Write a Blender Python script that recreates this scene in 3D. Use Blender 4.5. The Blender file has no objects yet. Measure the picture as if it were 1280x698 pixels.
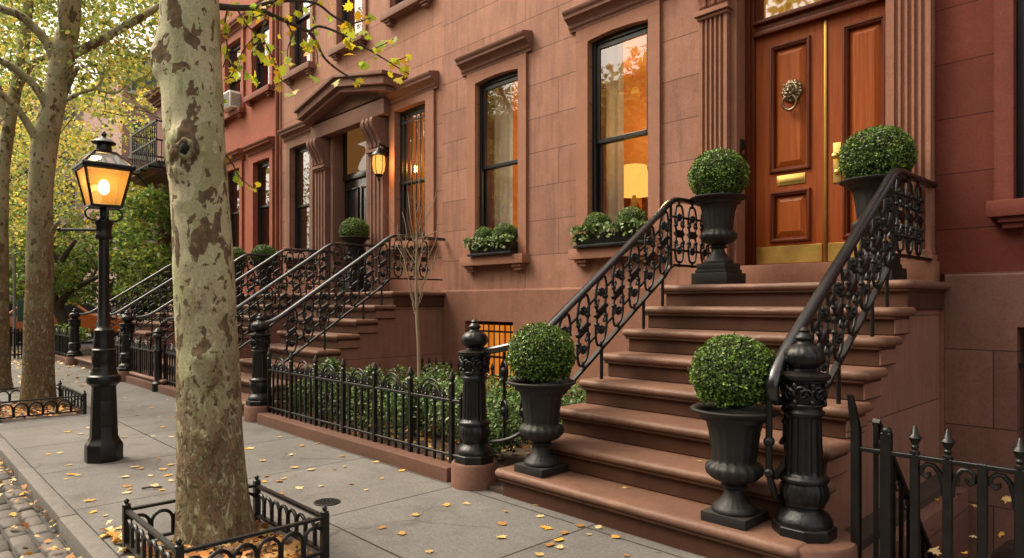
import bpy, bmesh, math, random
import numpy as np
from mathutils import Vector, Matrix, noise
random.seed(7); rng = np.random.default_rng(7)
R = math.radians; PI = math.pi
sc = bpy.context.scene; COL = sc.collection

# ------------------------------------------------------------------ survey of the street (camera position is known, so sights become points)
CF, CTH, CHY, CH = 840.85, R(43.556), 378.8, 1.2876
FX, FY = -math.cos(CTH), math.sin(CTH); RX, RY = FY, -FX
def at(px, py, d):
    u = (px-640)/CF; v = -(py-CHY)/CF
    return Vector(((FX+u*RX)*d, (FY+u*RY)*d, CH+v*d))

# ------------------------------------------------------------------ mesh builder
class MB:
    def __init__(s): s.v = []; s.f = []
    def add(s, vs, fs):
        o = len(s.v); s.v += [tuple(p) for p in vs]; s.f += [tuple(i+o for i in f) for f in fs]; return s
    def box(s, x0, x1, y0, y1, z0, z1):
        return s.add([(x0,y0,z0),(x1,y0,z0),(x1,y1,z0),(x0,y1,z0),(x0,y0,z1),(x1,y0,z1),(x1,y1,z1),(x0,y1,z1)],
                     [(0,3,2,1),(4,5,6,7),(0,1,5,4),(1,2,6,5),(2,3,7,6),(3,0,4,7)])
    def frus(s, c, z0, z1, a0, b0, a1, b1):
        x, y = c
        return s.add([(x-a0,y-b0,z0),(x+a0,y-b0,z0),(x+a0,y+b0,z0),(x-a0,y+b0,z0),(x-a1,y-b1,z1),(x+a1,y-b1,z1),(x+a1,y+b1,z1),(x-a1,y+b1,z1)],
                     [(0,3,2,1),(4,5,6,7),(0,1,5,4),(1,2,6,5),(2,3,7,6),(3,0,4,7)])
    def prism(s, poly, axis, a, b):
        # poly: 2-D points; axis 0: (y,z) swept along x; axis 1: (x,z) swept along y; axis 2: (x,y) along z
        n = len(poly)
        def mk(p, t): return (t,p[0],p[1]) if axis == 0 else ((p[0],t,p[1]) if axis == 1 else (p[0],p[1],t))
        vs = [mk(p,a) for p in poly]+[mk(p,b) for p in poly]
        fs = [(i,(i+1)%n,n+(i+1)%n,n+i) for i in range(n)]+[tuple(range(n-1,-1,-1)), tuple(range(n,2*n))]
        return s.add(vs, fs)
    def tube(s, pts, rad, n=8, cap=True, ring=None):
        pts = [Vector(p) for p in pts]; k = len(pts)
        if not hasattr(rad,'__len__'): rad = [rad]*k
        t = [(pts[min(i+1,k-1)]-pts[max(i-1,0)]).normalized() for i in range(k)]
        up = Vector((0,0,1)) if abs(t[0].z) < .9 else Vector((1,0,0))
        u = (up - t[0]*up.dot(t[0])).normalized(); vs = []
        for i in range(k):
            u = (u - t[i]*u.dot(t[i])).normalized(); w = t[i].cross(u)
            for j in range(n):
                a = 2*PI*j/n; r = rad[i]*(ring(i,a,pts[i]) if ring else 1)
                vs.append(pts[i]+u*(r*math.cos(a))+w*(r*math.sin(a)))
        fs = [(i*n+j, i*n+(j+1)%n, (i+1)*n+(j+1)%n, (i+1)*n+j) for i in range(k-1) for j in range(n)]
        if cap: fs += [tuple(range(n-1,-1,-1)), tuple((k-1)*n+j for j in range(n))]
        return s.add(vs, fs)
    def lathe(s, prof, c=(0,0,0), n=24, mod=None, rot=0):
        vs = []; k = len(prof)
        for i,(r,z) in enumerate(prof):
            for j in range(n):
                a = 2*PI*j/n+rot; rr = max(r,1e-4)*(mod(i,z,a) if mod else 1)
                vs.append((c[0]+rr*math.cos(a), c[1]+rr*math.sin(a), c[2]+z))
        fs = [(i*n+j, i*n+(j+1)%n, (i+1)*n+(j+1)%n, (i+1)*n+j) for i in range(k-1) for j in range(n)]
        fs += [tuple(range(n-1,-1,-1)), tuple((k-1)*n+j for j in range(n))]
        return s.add(vs, fs)
    def sweep_yz(s, x, path, sec):
        # path in a plane x = const: list of (y,z); sec: list of (dx, dn), dn along the in-plane normal
        k = len(path); n = len(sec); P = [Vector((0,p[0],p[1])) for p in path]; vs = []
        for i in range(k):
            t = (P[min(i+1,k-1)]-P[max(i-1,0)]).normalized(); nn = Vector((0,-t.z,t.y))
            for dx,dn in sec:
                q = P[i]+nn*dn; vs.append((x+dx,q.y,q.z))
        fs = [(i*n+j, i*n+(j+1)%n, (i+1)*n+(j+1)%n, (i+1)*n+j) for i in range(k-1) for j in range(n)]
        fs += [tuple(range(n-1,-1,-1)), tuple((k-1)*n+j for j in range(n))]
        return s.add(vs, fs)
    def ball(s, c, r, nu=12, nv=8, sq=(1,1,1)):
        prof = [(r*math.sin(PI*i/nv), -r*math.cos(PI*i/nv)) for i in range(nv+1)]
        o = len(s.v); s.lathe(prof, (0,0,0), nu)
        for i in range(o,len(s.v)):
            v = s.v[i]; s.v[i] = (c[0]+v[0]*sq[0], c[1]+v[1]*sq[1], c[2]+v[2]*sq[2])
        return s

def gloc(p):
    v = Vector((0,0,0))
    while p is not None: v += p.location; p = p.parent
    return v
def finish(me, m, smooth, ang):
    if m: me.materials.append(m)
    if smooth:
        me.polygons.foreach_set('use_smooth', [True]*len(me.polygons))
        try: me.set_sharp_from_angle(angle=R(ang))
        except Exception: pass
def obj(name, mb, m, parent=None, bevel=0, seg=2, smooth=True, ang=35, local=False):
    me = bpy.data.meshes.new(name); off = Vector((0,0,0)) if local else gloc(parent)
    me.from_pydata([(v[0]-off.x, v[1]-off.y, v[2]-off.z) for v in mb.v], [], mb.f)
    bm = bmesh.new(); bm.from_mesh(me)
    bmesh.ops.recalc_face_normals(bm, faces=bm.faces)
    if bevel:
        ed = [e for e in bm.edges if len(e.link_faces) == 2 and e.calc_face_angle(0) > R(28)]
        bmesh.ops.bevel(bm, geom=ed, offset=bevel, segments=seg, profile=.6, affect='EDGES', clamp_overlap=True)
    bm.to_mesh(me); bm.free(); me.update(); finish(me, m, smooth, ang)
    o = bpy.data.objects.new(name, me); COL.objects.link(o); o.parent = parent
    return o
def tag(o, label=None, cat=None, group=None, kind=None):
    if label: o['label'] = label
    if cat: o['category'] = cat
    if group: o['group'] = group
    if kind: o['kind'] = kind
    return o
def thing(name, label, cat, loc=(0,0,0), group=None):
    o = bpy.data.objects.new(name, None); COL.objects.link(o); o.location = loc; o.empty_display_size = .1
    return tag(o, label, cat, group)
def child(src, parent, loc=None, rz=0, scale=None):
    c = src.copy(); COL.objects.link(c); c.parent = parent
    if loc is not None: c.location = loc
    if rz: c.rotation_euler = (0,0,rz)
    if scale: c.scale = scale
    return c
def dup(root, loc, rz=0, label=None, group=None, scale=None):
    r = root.copy(); COL.objects.link(r); r.location = loc; r.rotation_euler = (0,0,rz)
    if scale: r.scale = (scale*random.uniform(.97,1.03), scale*random.uniform(.97,1.03), scale*random.uniform(.94,1.0)) if 'ball' in root.name else (scale,)*3
    if label: r['label'] = label
    if group: r['group'] = group
    for ch in list(root.children):
        c = ch.copy(); COL.objects.link(c); c.parent = r
        for g in ch.children:
            d = g.copy(); COL.objects.link(d); d.parent = c
    return r
def struct(name, mb, m, **k): return tag(obj(name, mb, m, **k), kind='structure')

# ------------------------------------------------------------------ materials
class NT:
    def __init__(s, name):
        s.m = bpy.data.materials.new(name); s.m.use_nodes = True; s.t = s.m.node_tree; s.t.nodes.clear()
        s.out = s.t.nodes.new('ShaderNodeOutputMaterial')
    def n(s, ty, **k):
        nd = s.t.nodes.new('ShaderNode'+ty)
        for a,b in k.items():
            if a.startswith('i_'): nd.inputs[a[2:].replace('_',' ')].default_value = b
            else: setattr(nd,a,b)
        return nd
    def l(s, a, b): s.t.links.new(a,b)
    def ramp(s, fac, stops, interp='LINEAR'):
        r = s.n('ValToRGB'); cr = r.color_ramp; cr.interpolation = interp
        while len(cr.elements) > 1: cr.elements.remove(cr.elements[-1])
        for i,(p,c) in enumerate(stops):
            e = cr.elements[0] if i == 0 else cr.elements.new(p)
            e.position = p; e.color = (*c,1) if len(c) == 3 else c
        s.l(fac, r.inputs['Fac']); return r.outputs['Color']
    def mix(s, fac, a, b, mode='MIX'):
        x = s.n('Mix', data_type='RGBA', blend_type=mode)
        for i,v in ((0,fac),(6,a),(7,b)):
            if isinstance(v,(int,float)): x.inputs[i].default_value = v
            elif isinstance(v,tuple): x.inputs[i].default_value = (*v,1)
            else: s.l(v, x.inputs[i])
        return x.outputs[2]
    def math(s, op, a, b=0, c=None):
        x = s.n('Math', operation=op)
        for i,v in ((0,a),(1,b),(2,c)):
            if v is None: continue
            if isinstance(v,(int,float)): x.inputs[i].default_value = v
            else: s.l(v, x.inputs[i])
        return x.outputs[0]
    def noise(s, vec, scale, detail=4, rough=.55, dist=0):
        x = s.n('TexNoise'); x.inputs['Scale'].default_value = scale; x.inputs['Detail'].default_value = detail
        x.inputs['Roughness'].default_value = rough; x.inputs['Distortion'].default_value = dist
        if vec is not None: s.l(vec, x.inputs['Vector'])
        return x.outputs['Fac']
    def map(s, vec, scale=(1,1,1), loc=(0,0,0), rot=(0,0,0)):
        x = s.n('Mapping'); x.inputs['Scale'].default_value = scale; x.inputs['Location'].default_value = loc; x.inputs['Rotation'].default_value = rot
        s.l(vec, x.inputs['Vector']); return x.outputs['Vector']
    def pos(s): return s.n('NewGeometry').outputs['Position']
    def ob(s): return s.n('TexCoord').outputs['Object']
    def bsdf(s, col, rough=.7, metal=0, bump=None, bstr=.3, bdist=.01, spec=.5, coat=0, sheen=0):
        b = s.n('BsdfPrincipled')
        for k,v in (('Base Color',col),('Roughness',rough),('Metallic',metal),('Specular IOR Level',spec),('Coat Weight',coat)):
            if isinstance(v,(int,float)): b.inputs[k].default_value = v
            elif isinstance(v,tuple): b.inputs[k].default_value = (*v,1)
            else: s.l(v, b.inputs[k])
        if bump is not None:
            bp = s.n('Bump'); bp.inputs['Strength'].default_value = bstr; bp.inputs['Distance'].default_value = bdist
            s.l(bump, bp.inputs['Height']); s.l(bp.outputs[0], b.inputs['Normal'])
        s.b = b; return b.outputs[0]
    def done(s, sh): s.l(sh, s.out.inputs['Surface']); return s.m

def stone(name, base, joints=None, var=.25, rough=.82, streak=.22, low=None):
    n = NT(name); p = n.pos()
    big = n.noise(p, 1.1, 5, .6); fine = n.noise(p, 60, 4, .65); st = n.noise(n.map(p,(9,9,.7)), 1.6, 4, .6)
    med = n.noise(p, 7, 5, .6)
    c = n.mix(n.ramp(big,[(.3,(0,0,0)),(.7,(1,1,1))]), tuple(x*(1-var) for x in base), tuple(min(1,x*(1+var*.6)) for x in base))
    c = n.mix(n.math('MULTIPLY', n.ramp(st,[(.45,(0,0,0)),(.75,(1,1,1))]), streak*1.6), c, tuple(x*.55 for x in base))
    c = n.mix(n.math('MULTIPLY', n.ramp(med,[(.5,(0,0,0)),(.75,(1,1,1))]), .30), c, tuple(min(1,x*1.35+.012) for x in base))
    c = n.mix(.5, c, n.ramp(fine,[(.25,(.35,.35,.35)),(.75,(.75,.75,.75))]), 'OVERLAY')
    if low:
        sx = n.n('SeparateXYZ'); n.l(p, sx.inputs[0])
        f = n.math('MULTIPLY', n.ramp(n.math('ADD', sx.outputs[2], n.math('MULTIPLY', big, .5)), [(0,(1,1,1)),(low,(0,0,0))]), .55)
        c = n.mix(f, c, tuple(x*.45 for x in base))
    h = n.math('ADD', n.math('MULTIPLY', fine, .35), n.math('MULTIPLY', med, .5))
    if joints:
        bw, bh, ph = joints
        sx = n.n('SeparateXYZ'); n.l(p, sx.inputs[0]); cb = n.n('CombineXYZ'); n.l(sx.outputs[0], cb.inputs[0])
        n.l(n.math('ADD', sx.outputs[2], -ph), cb.inputs[1])
        br = n.n('TexBrick', offset=.42, squash=1); n.l(cb.outputs[0], br.inputs['Vector'])
        for k,v in (('Scale',1.0),('Mortar Size',.0042),('Mortar Smooth',.15),('Bias',0),('Brick Width',bw),('Row Height',bh)): br.inputs[k].default_value = v
        br.inputs['Color1'].default_value = (.41,.40,.40,1); br.inputs['Color2'].default_value = (.58,.59,.60,1)
        c = n.mix(.62, c, br.outputs['Color'], 'OVERLAY')
        c = n.mix(n.math('MULTIPLY', br.outputs['Fac'], .75), c, tuple(x*.3 for x in base))
        h = n.math('SUBTRACT', h, n.math('MULTIPLY', br.outputs['Fac'], 1.4))
    return n.done(n.bsdf(c, rough, bump=h, bstr=.35, bdist=.006, spec=.3))
def plain(name, col, rough=.5, metal=0, var=.15, scale=25, bstr=.15, spec=.5, coat=0, local=False, dirt=None, dust=None):
    n = NT(name); p = n.ob() if local else n.pos(); f = n.noise(p, scale, 5, .6); g = n.noise(p, scale*.22, 4, .6)
    c = n.mix(f, tuple(x*(1-var) for x in col), tuple(min(1,x*(1+var)) for x in col))
    if dirt: c = n.mix(n.math('MULTIPLY', n.ramp(g,[(.45,(0,0,0)),(.75,(1,1,1))]), .6), c, dirt)
    if dust:
        sx = n.n('SeparateXYZ'); n.l(n.n('NewGeometry').outputs['Normal'], sx.inputs[0])
        df_ = n.math('MULTIPLY', n.ramp(n.math('ADD', sx.outputs[2], n.math('MULTIPLY', n.math('ADD', n.noise(p, scale*.5, 4), -.5), .9)), [(.55,(0,0,0)),(1,(1,1,1))]), .75)
        c = n.mix(df_, c, dust)
        chip = n.ramp(n.noise(p, scale*.9, 4, .7), [(.66,(0,0,0)),(.70,(1,1,1))]); c = n.mix(n.math('MULTIPLY', chip, .6), c, (.045,.026,.016))
    rr = n.math('ADD', n.math('MULTIPLY', g, .3), rough-.15)
    return n.done(n.bsdf(c, rr, metal, bump=f, bstr=bstr, bdist=.004, spec=spec, coat=coat))
def emit(name, col, strength, mixcol=None):
    n = NT(name); e = n.n('Emission'); e.inputs['Color'].default_value = (*col,1); e.inputs['Strength'].default_value = strength
    return n.done(e.outputs[0])
def leafmat(name, trans=.35, rough=.5, spec=.35):
    n = NT(name); a = n.n('Attribute', attribute_name='col'); c = a.outputs['Color']
    d = n.bsdf(c, rough, spec=spec); t = n.n('BsdfTranslucent'); n.l(c, t.inputs['Color'])
    m = n.n('MixShader'); m.inputs[0].default_value = trans; n.l(d, m.inputs[1]); n.l(t.outputs[0], m.inputs[2])
    return n.done(m.outputs[0])
def glassmat(name, tint, refl=.16, rough=.02, wav=.3):
    n = NT(name); t = n.n('BsdfTransparent'); t.inputs['Color'].default_value = (*tint,1)
    g = n.n('BsdfGlossy'); g.inputs['Roughness'].default_value = rough; g.inputs['Color'].default_value = (.95,.95,.95,1)
    bp = n.n('Bump'); bp.inputs['Strength'].default_value = wav; bp.inputs['Distance'].default_value = .004
    n.l(n.noise(n.map(n.pos(),(1,1,.6)), 2.2, 2), bp.inputs['Height']); n.l(bp.outputs[0], g.inputs['Normal'])
    ge = n.n('NewGeometry'); dt = n.n('VectorMath', operation='DOT_PRODUCT'); n.l(ge.outputs['Normal'], dt.inputs[0]); n.l(ge.outputs['Incoming'], dt.inputs[1])
    fr = n.math('POWER', n.math('SUBTRACT', 1.0, n.math('ABSOLUTE', dt.outputs['Value'])), 4.0)
    m = n.n('MixShader'); n.l(n.math('ADD', n.math('MULTIPLY', fr, .8), refl), m.inputs[0]); n.l(t.outputs[0], m.inputs[1]); n.l(g.outputs[0], m.inputs[2])
    return n.done(m.outputs[0])

M = {}
BS = (.298,.143,.097)
M['A'] = stone('brownstone_wall', BS, (1.32,.41,1.45), var=.22, streak=.45)
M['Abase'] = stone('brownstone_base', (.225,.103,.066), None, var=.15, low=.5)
M['Atrim'] = stone('brownstone_trim', (.275,.126,.080), None, var=.12, streak=.12)
M['Acorn'] = stone('brownstone_cornice', (.215,.105,.078), None, var=.2, streak=.25)
M['Bw'] = stone('pinkish_brownstone', (.310,.148,.098), (1.2,.47,1.45), var=.20, streak=.26)
M['Btrim'] = stone('dark_brownstone_trim', (.205,.105,.078), None, var=.2, streak=.25)
M['C'] = stone('red_painted_wall', (.290,.084,.050), None, var=.16, streak=.2)
M['Ctrim'] = stone('red_painted_trim', (.20,.065,.042), None, var=.2)
M['E'] = stone('oxblood_wall', (.125,.026,.015), (1.6,.41,1.42), var=.12, streak=.10)
M['Etrim'] = stone('oxblood_trim', (.150,.038,.025), None, var=.12)
M['Ebase'] = stone('dark_base_block', (.175,.085,.062), (1.1,.55,-.15), var=.15)
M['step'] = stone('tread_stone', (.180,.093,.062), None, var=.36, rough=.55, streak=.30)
M['riser'] = stone('shaded_riser_stone', (.066,.026,.012), None, var=.34, rough=.75, streak=.35)  # painted darker than the treads: shade from overhead light put into the colour
M['cheek'] = stone('cheek_stone', (.270,.135,.100), (1.6,.62,-.04), var=.22, rough=.8, streak=.3)
M['plinth'] = stone('plinth_stone', (.145,.070,.048), None, var=.15, rough=.75)
M['bedkerb'] = stone('kerb_stone', (.115,.055,.037), None, var=.2, rough=.78)
M['iron'] = plain('black_ironwork', (.0036,.0037,.0044), .36, var=.4, scale=90, bstr=.45, spec=.42, dirt=(.009,.008,.007), dust=(.020,.0185,.017))
M['rail'] = plain('polished_handrail', (.004,.006,.009), .27, var=.2, scale=9, bstr=0, spec=.9)
M['urn'] = plain('matt_cast_iron', (.012,.0115,.0115), .55, var=.3, scale=60, bstr=.3, spec=.4, dirt=(.022,.020,.018), local=True, dust=(.036,.033,.029))
M['frame'] = plain('black_window_paint', (.010,.010,.010), .35, var=.3, scale=20, bstr=.06)
M['glass'] = glassmat('window_glass', (.90,.90,.88), .15)
M['dglass'] = glassmat('dark_window_glass', (.75,.75,.72), .16)
M['brass'] = plain('aged_brass', (.78,.53,.16), .40, 1.0, var=.2, scale=30, bstr=.1)
M['obrass'] = plain('tarnished_brass', (.36,.22,.06), .42, 1.0, var=.25, scale=30, bstr=.1)
M['bronze'] = plain('worn_bronze', (.26,.20,.13), .42, 1.0, var=.35, scale=60, bstr=.25)
def woodmat(name, a, b, rough=.33):
    n = NT(name); p = n.pos(); q = n.map(p,(26,26,1.1)); f = n.noise(q, 1.6, 6, .62, .4); g = n.noise(n.map(p,(120,120,3)), 1.0, 3, .6)
    c = n.mix(n.ramp(f,[(.3,(0,0,0)),(.72,(1,1,1))]), a, b); c = n.mix(.35, c, n.ramp(g,[(.3,(.3,.3,.3)),(.7,(.7,.7,.7))]), 'OVERLAY')
    return n.done(n.bsdf(c, rough, bump=f, bstr=.08, bdist=.003, coat=.04, spec=.22))
M['wood'] = woodmat('mahogany_door', (.200,.036,.006), (.330,.074,.010), .5)
M['woodp'] = woodmat('mahogany_panel', (.235,.046,.007), (.375,.092,.013), .48)
M['woodd'] = woodmat('dark_mahogany', (.075,.014,.004), (.150,.030,.007), .45)
M['bdoor'] = plain('black_lacquer_door', (.010,.008,.008), .22, var=.3, scale=20, bstr=.05, coat=.3)
M['soil'] = plain('garden_soil', (.055,.036,.024), .95, var=.5, scale=18, bstr=.8)

def bark(name, light=(.500,.450,.300), dark=(.100,.068,.040), brown=(.240,.165,.095), zlow=0.0, zhi=1.3, thr=.575):
    n = NT(name); p = n.pos()
    q = n.map(p,(1,1,.62)); a = n.noise(q, 8.5, 3, .5, .35); a2 = n.noise(n.map(p,(1,1,.7),(3.3,1.2,.4)), 5, 2, .5, .4)
    f = n.noise(p, 75, 5, .65); v = n.noise(n.map(p,(1,1,.5)), 26, 6, .68, .5); w = n.noise(n.map(p,(.25,.25,1)), 12, 3, .5)
    sx = n.n('SeparateXYZ'); n.l(p, sx.inputs[0])
    low = n.ramp(n.math('ADD', sx.outputs[2], n.math('MULTIPLY', n.math('ADD', a2, -.5), 1.6)), [(0,(1,1,1)),(.22,(.9,.9,.9)),(.62,(.18,.18,.18)),(1,(0,0,0))])
    n.t.nodes[-1]
    mp = n.n('MapRange'); mp.inputs[1].default_value = zlow; mp.inputs[2].default_value = zhi
    n.l(n.math('ADD', sx.outputs[2], n.math('MULTIPLY', n.math('ADD', a2, -.5), 2.4)), mp.inputs[0])
    low = n.ramp(mp.outputs[0], [(0,(1,1,1)),(.35,(.8,.8,.8)),(.75,(.12,.12,.12)),(1,(0,0,0))])
    c = n.mix(n.ramp(a2,[(.35,(0,0,0)),(.65,(1,1,1))]), light, (light[0]*.80,light[1]*.88,light[2]*.78))
    ol = n.noise(n.map(p,(1,1,.6),(5,2,9)), 6.5, 3, .5, .4); c = n.mix(n.math('MULTIPLY', n.ramp(ol,[(.53,(0,0,0)),(.545,(1,1,1))]), .75), c, (light[0]*.60,light[1]*.66,light[2]*.52))
    c = n.mix(n.math('MULTIPLY', n.ramp(w,[(.55,(0,0,0)),(.7,(1,1,1))]), .25), c, tuple(x*.7 for x in light))
    a3 = n.noise(n.map(p,(1,1,.8),(7,3,1)), 20, 3, .55, .3)
    patch = n.math('MAXIMUM', n.ramp(a,[(thr,(0,0,0)),(thr+.018,(1,1,1))]), n.ramp(a3,[(.612,(0,0,0)),(.630,(1,1,1))]))
    pc = n.mix(n.ramp(n.noise(p, 30, 4),[(.35,(0,0,0)),(.65,(1,1,1))]), dark, tuple(x*1.8 for x in dark))
    c = n.mix(patch, c, pc)
    lf = n.math('MULTIPLY', low, n.ramp(v,[(.36,(0,0,0)),(.5,(1,1,1))]))
    bc = n.mix(n.ramp(v,[(.45,(0,0,0)),(.75,(1,1,1))]), tuple(x*.45 for x in brown), tuple(x*1.35 for x in brown))
    c = n.mix(lf, c, bc)
    spk = n.math('MULTIPLY', n.ramp(n.noise(n.map(p,(1,1,.8)), 42, 3, .6),[(.60,(0,0,0)),(.66,(1,1,1))]), n.math('ADD', n.math('MULTIPLY', low, .75), .15))
    c = n.mix(spk, c, tuple(x*.35 for x in brown))
    c = n.mix(.6, c, n.ramp(f,[(.25,(.30,.30,.30)),(.75,(.75,.75,.75))]), 'OVERLAY')
    h = n.math('SUBTRACT', n.math('ADD', n.math('MULTIPLY', f, .25), n.math('MULTIPLY', n.math('MULTIPLY', low, v), 2.0)), n.math('MULTIPLY', patch, .45))
    return n.done(n.bsdf(c, .85, bump=h, bstr=.75, bdist=.014, spec=.2))
M['bark'] = bark('sycamore_bark', zlow=.05, zhi=1.9)
M['bark2'] = bark('brown_sycamore_bark', (.350,.300,.195), (.085,.058,.034), (.205,.135,.072), .9, 3.2, .60)
M['twig'] = plain('dark_twig_bark', (.060,.044,.030), .85, var=.4, scale=40, bstr=.4)
M['sapling'] = plain('pale_sapling_bark', (.27,.20,.13), .8, var=.3, scale=60, bstr=.3)
M['leaf'] = leafmat('foliage', .52)
M['box'] = leafmat('boxwood_leaves', .18, .42, .45)
M['lit'] = leafmat('fallen_leaf', .1, .6, .3)

def paving():
    n = NT('concrete_paving'); p = n.pos(); sx = n.n('SeparateXYZ'); n.l(p, sx.inputs[0])
    big = n.noise(p, .9, 5, .6); med = n.noise(p, 6, 5, .65); f = n.noise(p, 170, 3, .7); sp = n.n('TexVoronoi'); sp.inputs['Scale'].default_value = 260; n.l(p, sp.inputs['Vector'])
    c = n.mix(n.ramp(big,[(.3,(0,0,0)),(.7,(1,1,1))]), (.122,.113,.105), (.178,.168,.158))
    c = n.mix(n.math('MULTIPLY', n.ramp(med,[(.5,(0,0,0)),(.72,(1,1,1))]), .35), c, (.085,.075,.066))
    c = n.mix(.85, c, n.ramp(f,[(.3,(.20,.20,.20)),(.7,(.80,.80,.80))]), 'OVERLAY'); c = n.mix(.6, c, n.ramp(n.noise(p,48,4,.7),[(.3,(.30,.30,.30)),(.7,(.68,.68,.68))]), 'OVERLAY')
    c = n.mix(.25, c, n.ramp(sp.outputs['Color'],[(.1,(.2,.2,.2)),(.9,(.8,.8,.8))]), 'OVERLAY')
    gv = n.n('TexVoronoi'); gv.inputs['Scale'].default_value = 4.2; n.l(p, gv.inputs['Vector'])
    gum = n.math('MULTIPLY', n.ramp(gv.outputs['Distance'],[(.055,(1,1,1)),(.075,(0,0,0))]), n.ramp(n.noise(p,1.7,2),[(.48,(0,0,0)),(.52,(1,1,1))])); c = n.mix(n.math('MULTIPLY', gum, .55), c, (.045,.040,.036))
    stn = n.ramp(n.noise(p, 2.6, 6, .7, .6),[(.52,(0,0,0)),(.68,(1,1,1))]); c = n.mix(n.math('MULTIPLY', stn, .5), c, (.075,.066,.057))
    ck = n.n('TexVoronoi', feature='DISTANCE_TO_EDGE'); ck.inputs['Scale'].default_value = .62; mpk = n.n('VectorMath', operation='ADD'); nz = n.n('TexNoise'); nz.inputs['Scale'].default_value = 5; n.l(p, nz.inputs['Vector']); n.l(p, mpk.inputs[0]); sck = n.n('VectorMath', operation='SCALE'); sck.inputs['Scale'].default_value = .16; n.l(nz.outputs['Color'], sck.inputs[0]); n.l(sck.outputs[0], mpk.inputs[1]); n.l(mpk.outputs[0], ck.inputs['Vector'])
    crk = n.math('MULTIPLY', n.ramp(ck.outputs['Distance'],[(.0025,(1,1,1)),(.006,(0,0,0))]), n.ramp(n.noise(p,.8,2),[(.54,(0,0,0)),(.58,(1,1,1))])); c = n.mix(n.math('MULTIPLY', crk, .45), c, (.03,.026,.022))
    cb = n.n('CombineXYZ'); n.l(n.math('ADD', sx.outputs[0], 3.7+24), cb.inputs[0]); n.l(n.math('ADD', sx.outputs[1], -.905), cb.inputs[1])
    br = n.n('TexBrick', offset=0.0); n.l(cb.outputs[0], br.inputs['Vector'])
    for k,v in (('Scale',1.0),('Mortar Size',.007),('Mortar Smooth',.2),('Bias',0),('Brick Width',1.2),('Row Height',1.03)): br.inputs[k].default_value = v
    br.inputs['Color1'].default_value = (.44,.44,.44,1); br.inputs['Color2'].default_value = (.55,.54,.53,1)
    c = n.mix(.6, c, br.outputs['Color'], 'OVERLAY'); c = n.mix(n.math('MULTIPLY', br.outputs['Fac'], .9), c, (.025,.021,.018))
    h = n.math('SUBTRACT', n.math('ADD', n.math('MULTIPLY', f, .4), n.math('MULTIPLY', med, .5)), n.math('MULTIPLY', br.outputs['Fac'], 2))
    return n.done(n.bsdf(c, .82, bump=h, bstr=.4, bdist=.006, spec=.3))
M['pave'] = paving()
M['kerb'] = plain('granite_kerb', (.150,.135,.122), .8, var=.45, scale=90, bstr=.5, dirt=(.085,.072,.06))
M['road'] = plain('dark_road', (.05,.046,.042), .9, var=.3, scale=30, bstr=.4)
def cobmat():
    n = NT('cobblestone'); p = n.pos(); i = n.n('NewGeometry').outputs['Random Per Island']; f = n.noise(p, 55, 5, .65)
    c = n.mix(i, (.058,.049,.040), (.128,.110,.092)); c = n.mix(.6, c, n.ramp(f,[(.25,(.3,.3,.3)),(.75,(.72,.72,.72))]), 'OVERLAY')
    return n.done(n.bsdf(c, .68, bump=f, bstr=.4, bdist=.008, spec=.4))
M['cob'] = cobmat()

# ------------------------------------------------------------------ foliage meshes
def hexcol(r, g, b): return np.array([r,g,b])
MAPLE = [(0,-.12),(.05,.02),(.22,-.10),(.24,.06),(.46,.06),(.38,.20),(.50,.40),(.30,.38),(.27,.52),(.13,.46),(0,.85)]
MAPLE = MAPLE + [(-x,y) for x,y in MAPLE[-2:0:-1]]
OVAL = [(0,0),(.30,.42),(0,1.0),(-.30,.42)]
LOBE = [(0,0),(.34,.16),(.30,.55),(0,1.0),(-.30,.55),(-.34,.16)]
def scatter(name, pos, nrm, size, cols, shape, m, parent=None, fold=.25, jitter=1.0, flat=False, off=None, localoff=None):
    # pos (N,3), nrm (N,3) preferred facing, size (N,), cols (N,3)
    N = len(pos); k = len(shape); sh = np.array(shape, float); sh = np.c_[sh[:,0], sh[:,1]-.4, -fold*np.abs(sh[:,0])+fold*.25*(sh[:,1]-.4)**2*-2]
    n = nrm + rng.normal(0,1,(N,3))*jitter*.5; n /= np.linalg.norm(n,axis=1)[:,None]+1e-9
    a = rng.normal(0,1,(N,3)); a -= n*(a*n).sum(1)[:,None]; a /= np.linalg.norm(a,axis=1)[:,None]+1e-9; b = np.cross(n,a)
    V = pos[:,None,:] + size[:,None,None]*(sh[None,:,0:1]*a[:,None,:]+sh[None,:,1:2]*b[:,None,:]+sh[None,:,2:3]*n[:,None,:])
    V = V.reshape(-1,3)
    if parent is not None and localoff is None: V = V - np.array(gloc(parent))
    me = bpy.data.meshes.new(name); me.vertices.add(N*k); me.vertices.foreach_set('co', V.ravel().astype(np.float32))
    me.loops.add(N*k); me.loops.foreach_set('vertex_index', np.arange(N*k,dtype=np.int32))
    me.polygons.add(N); me.polygons.foreach_set('loop_start', np.arange(0,N*k,k,dtype=np.int32)); me.polygons.foreach_set('loop_total', np.full(N,k,dtype=np.int32))
    me.update(calc_edges=True); me.validate()
    ca = me.color_attributes.new('col','FLOAT_COLOR','POINT'); cc = np.ones((N,k,4),np.float32); cc[:,:,:3] = cols[:,None,:]
    ca.data.foreach_set('color', cc.ravel()); me.materials.append(m)
    o = bpy.data.objects.new(name, me); COL.objects.link(o); o.parent = parent
    return o
def pick(pal, N, v=.18):
    w = np.array([p[3] for p in pal], float); i = rng.choice(len(pal), N, p=w/w.sum()); c = np.array([p[:3] for p in pal])[i]
    return np.clip(c*(1+rng.normal(0,v,(N,1))), .003, 1)
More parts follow.
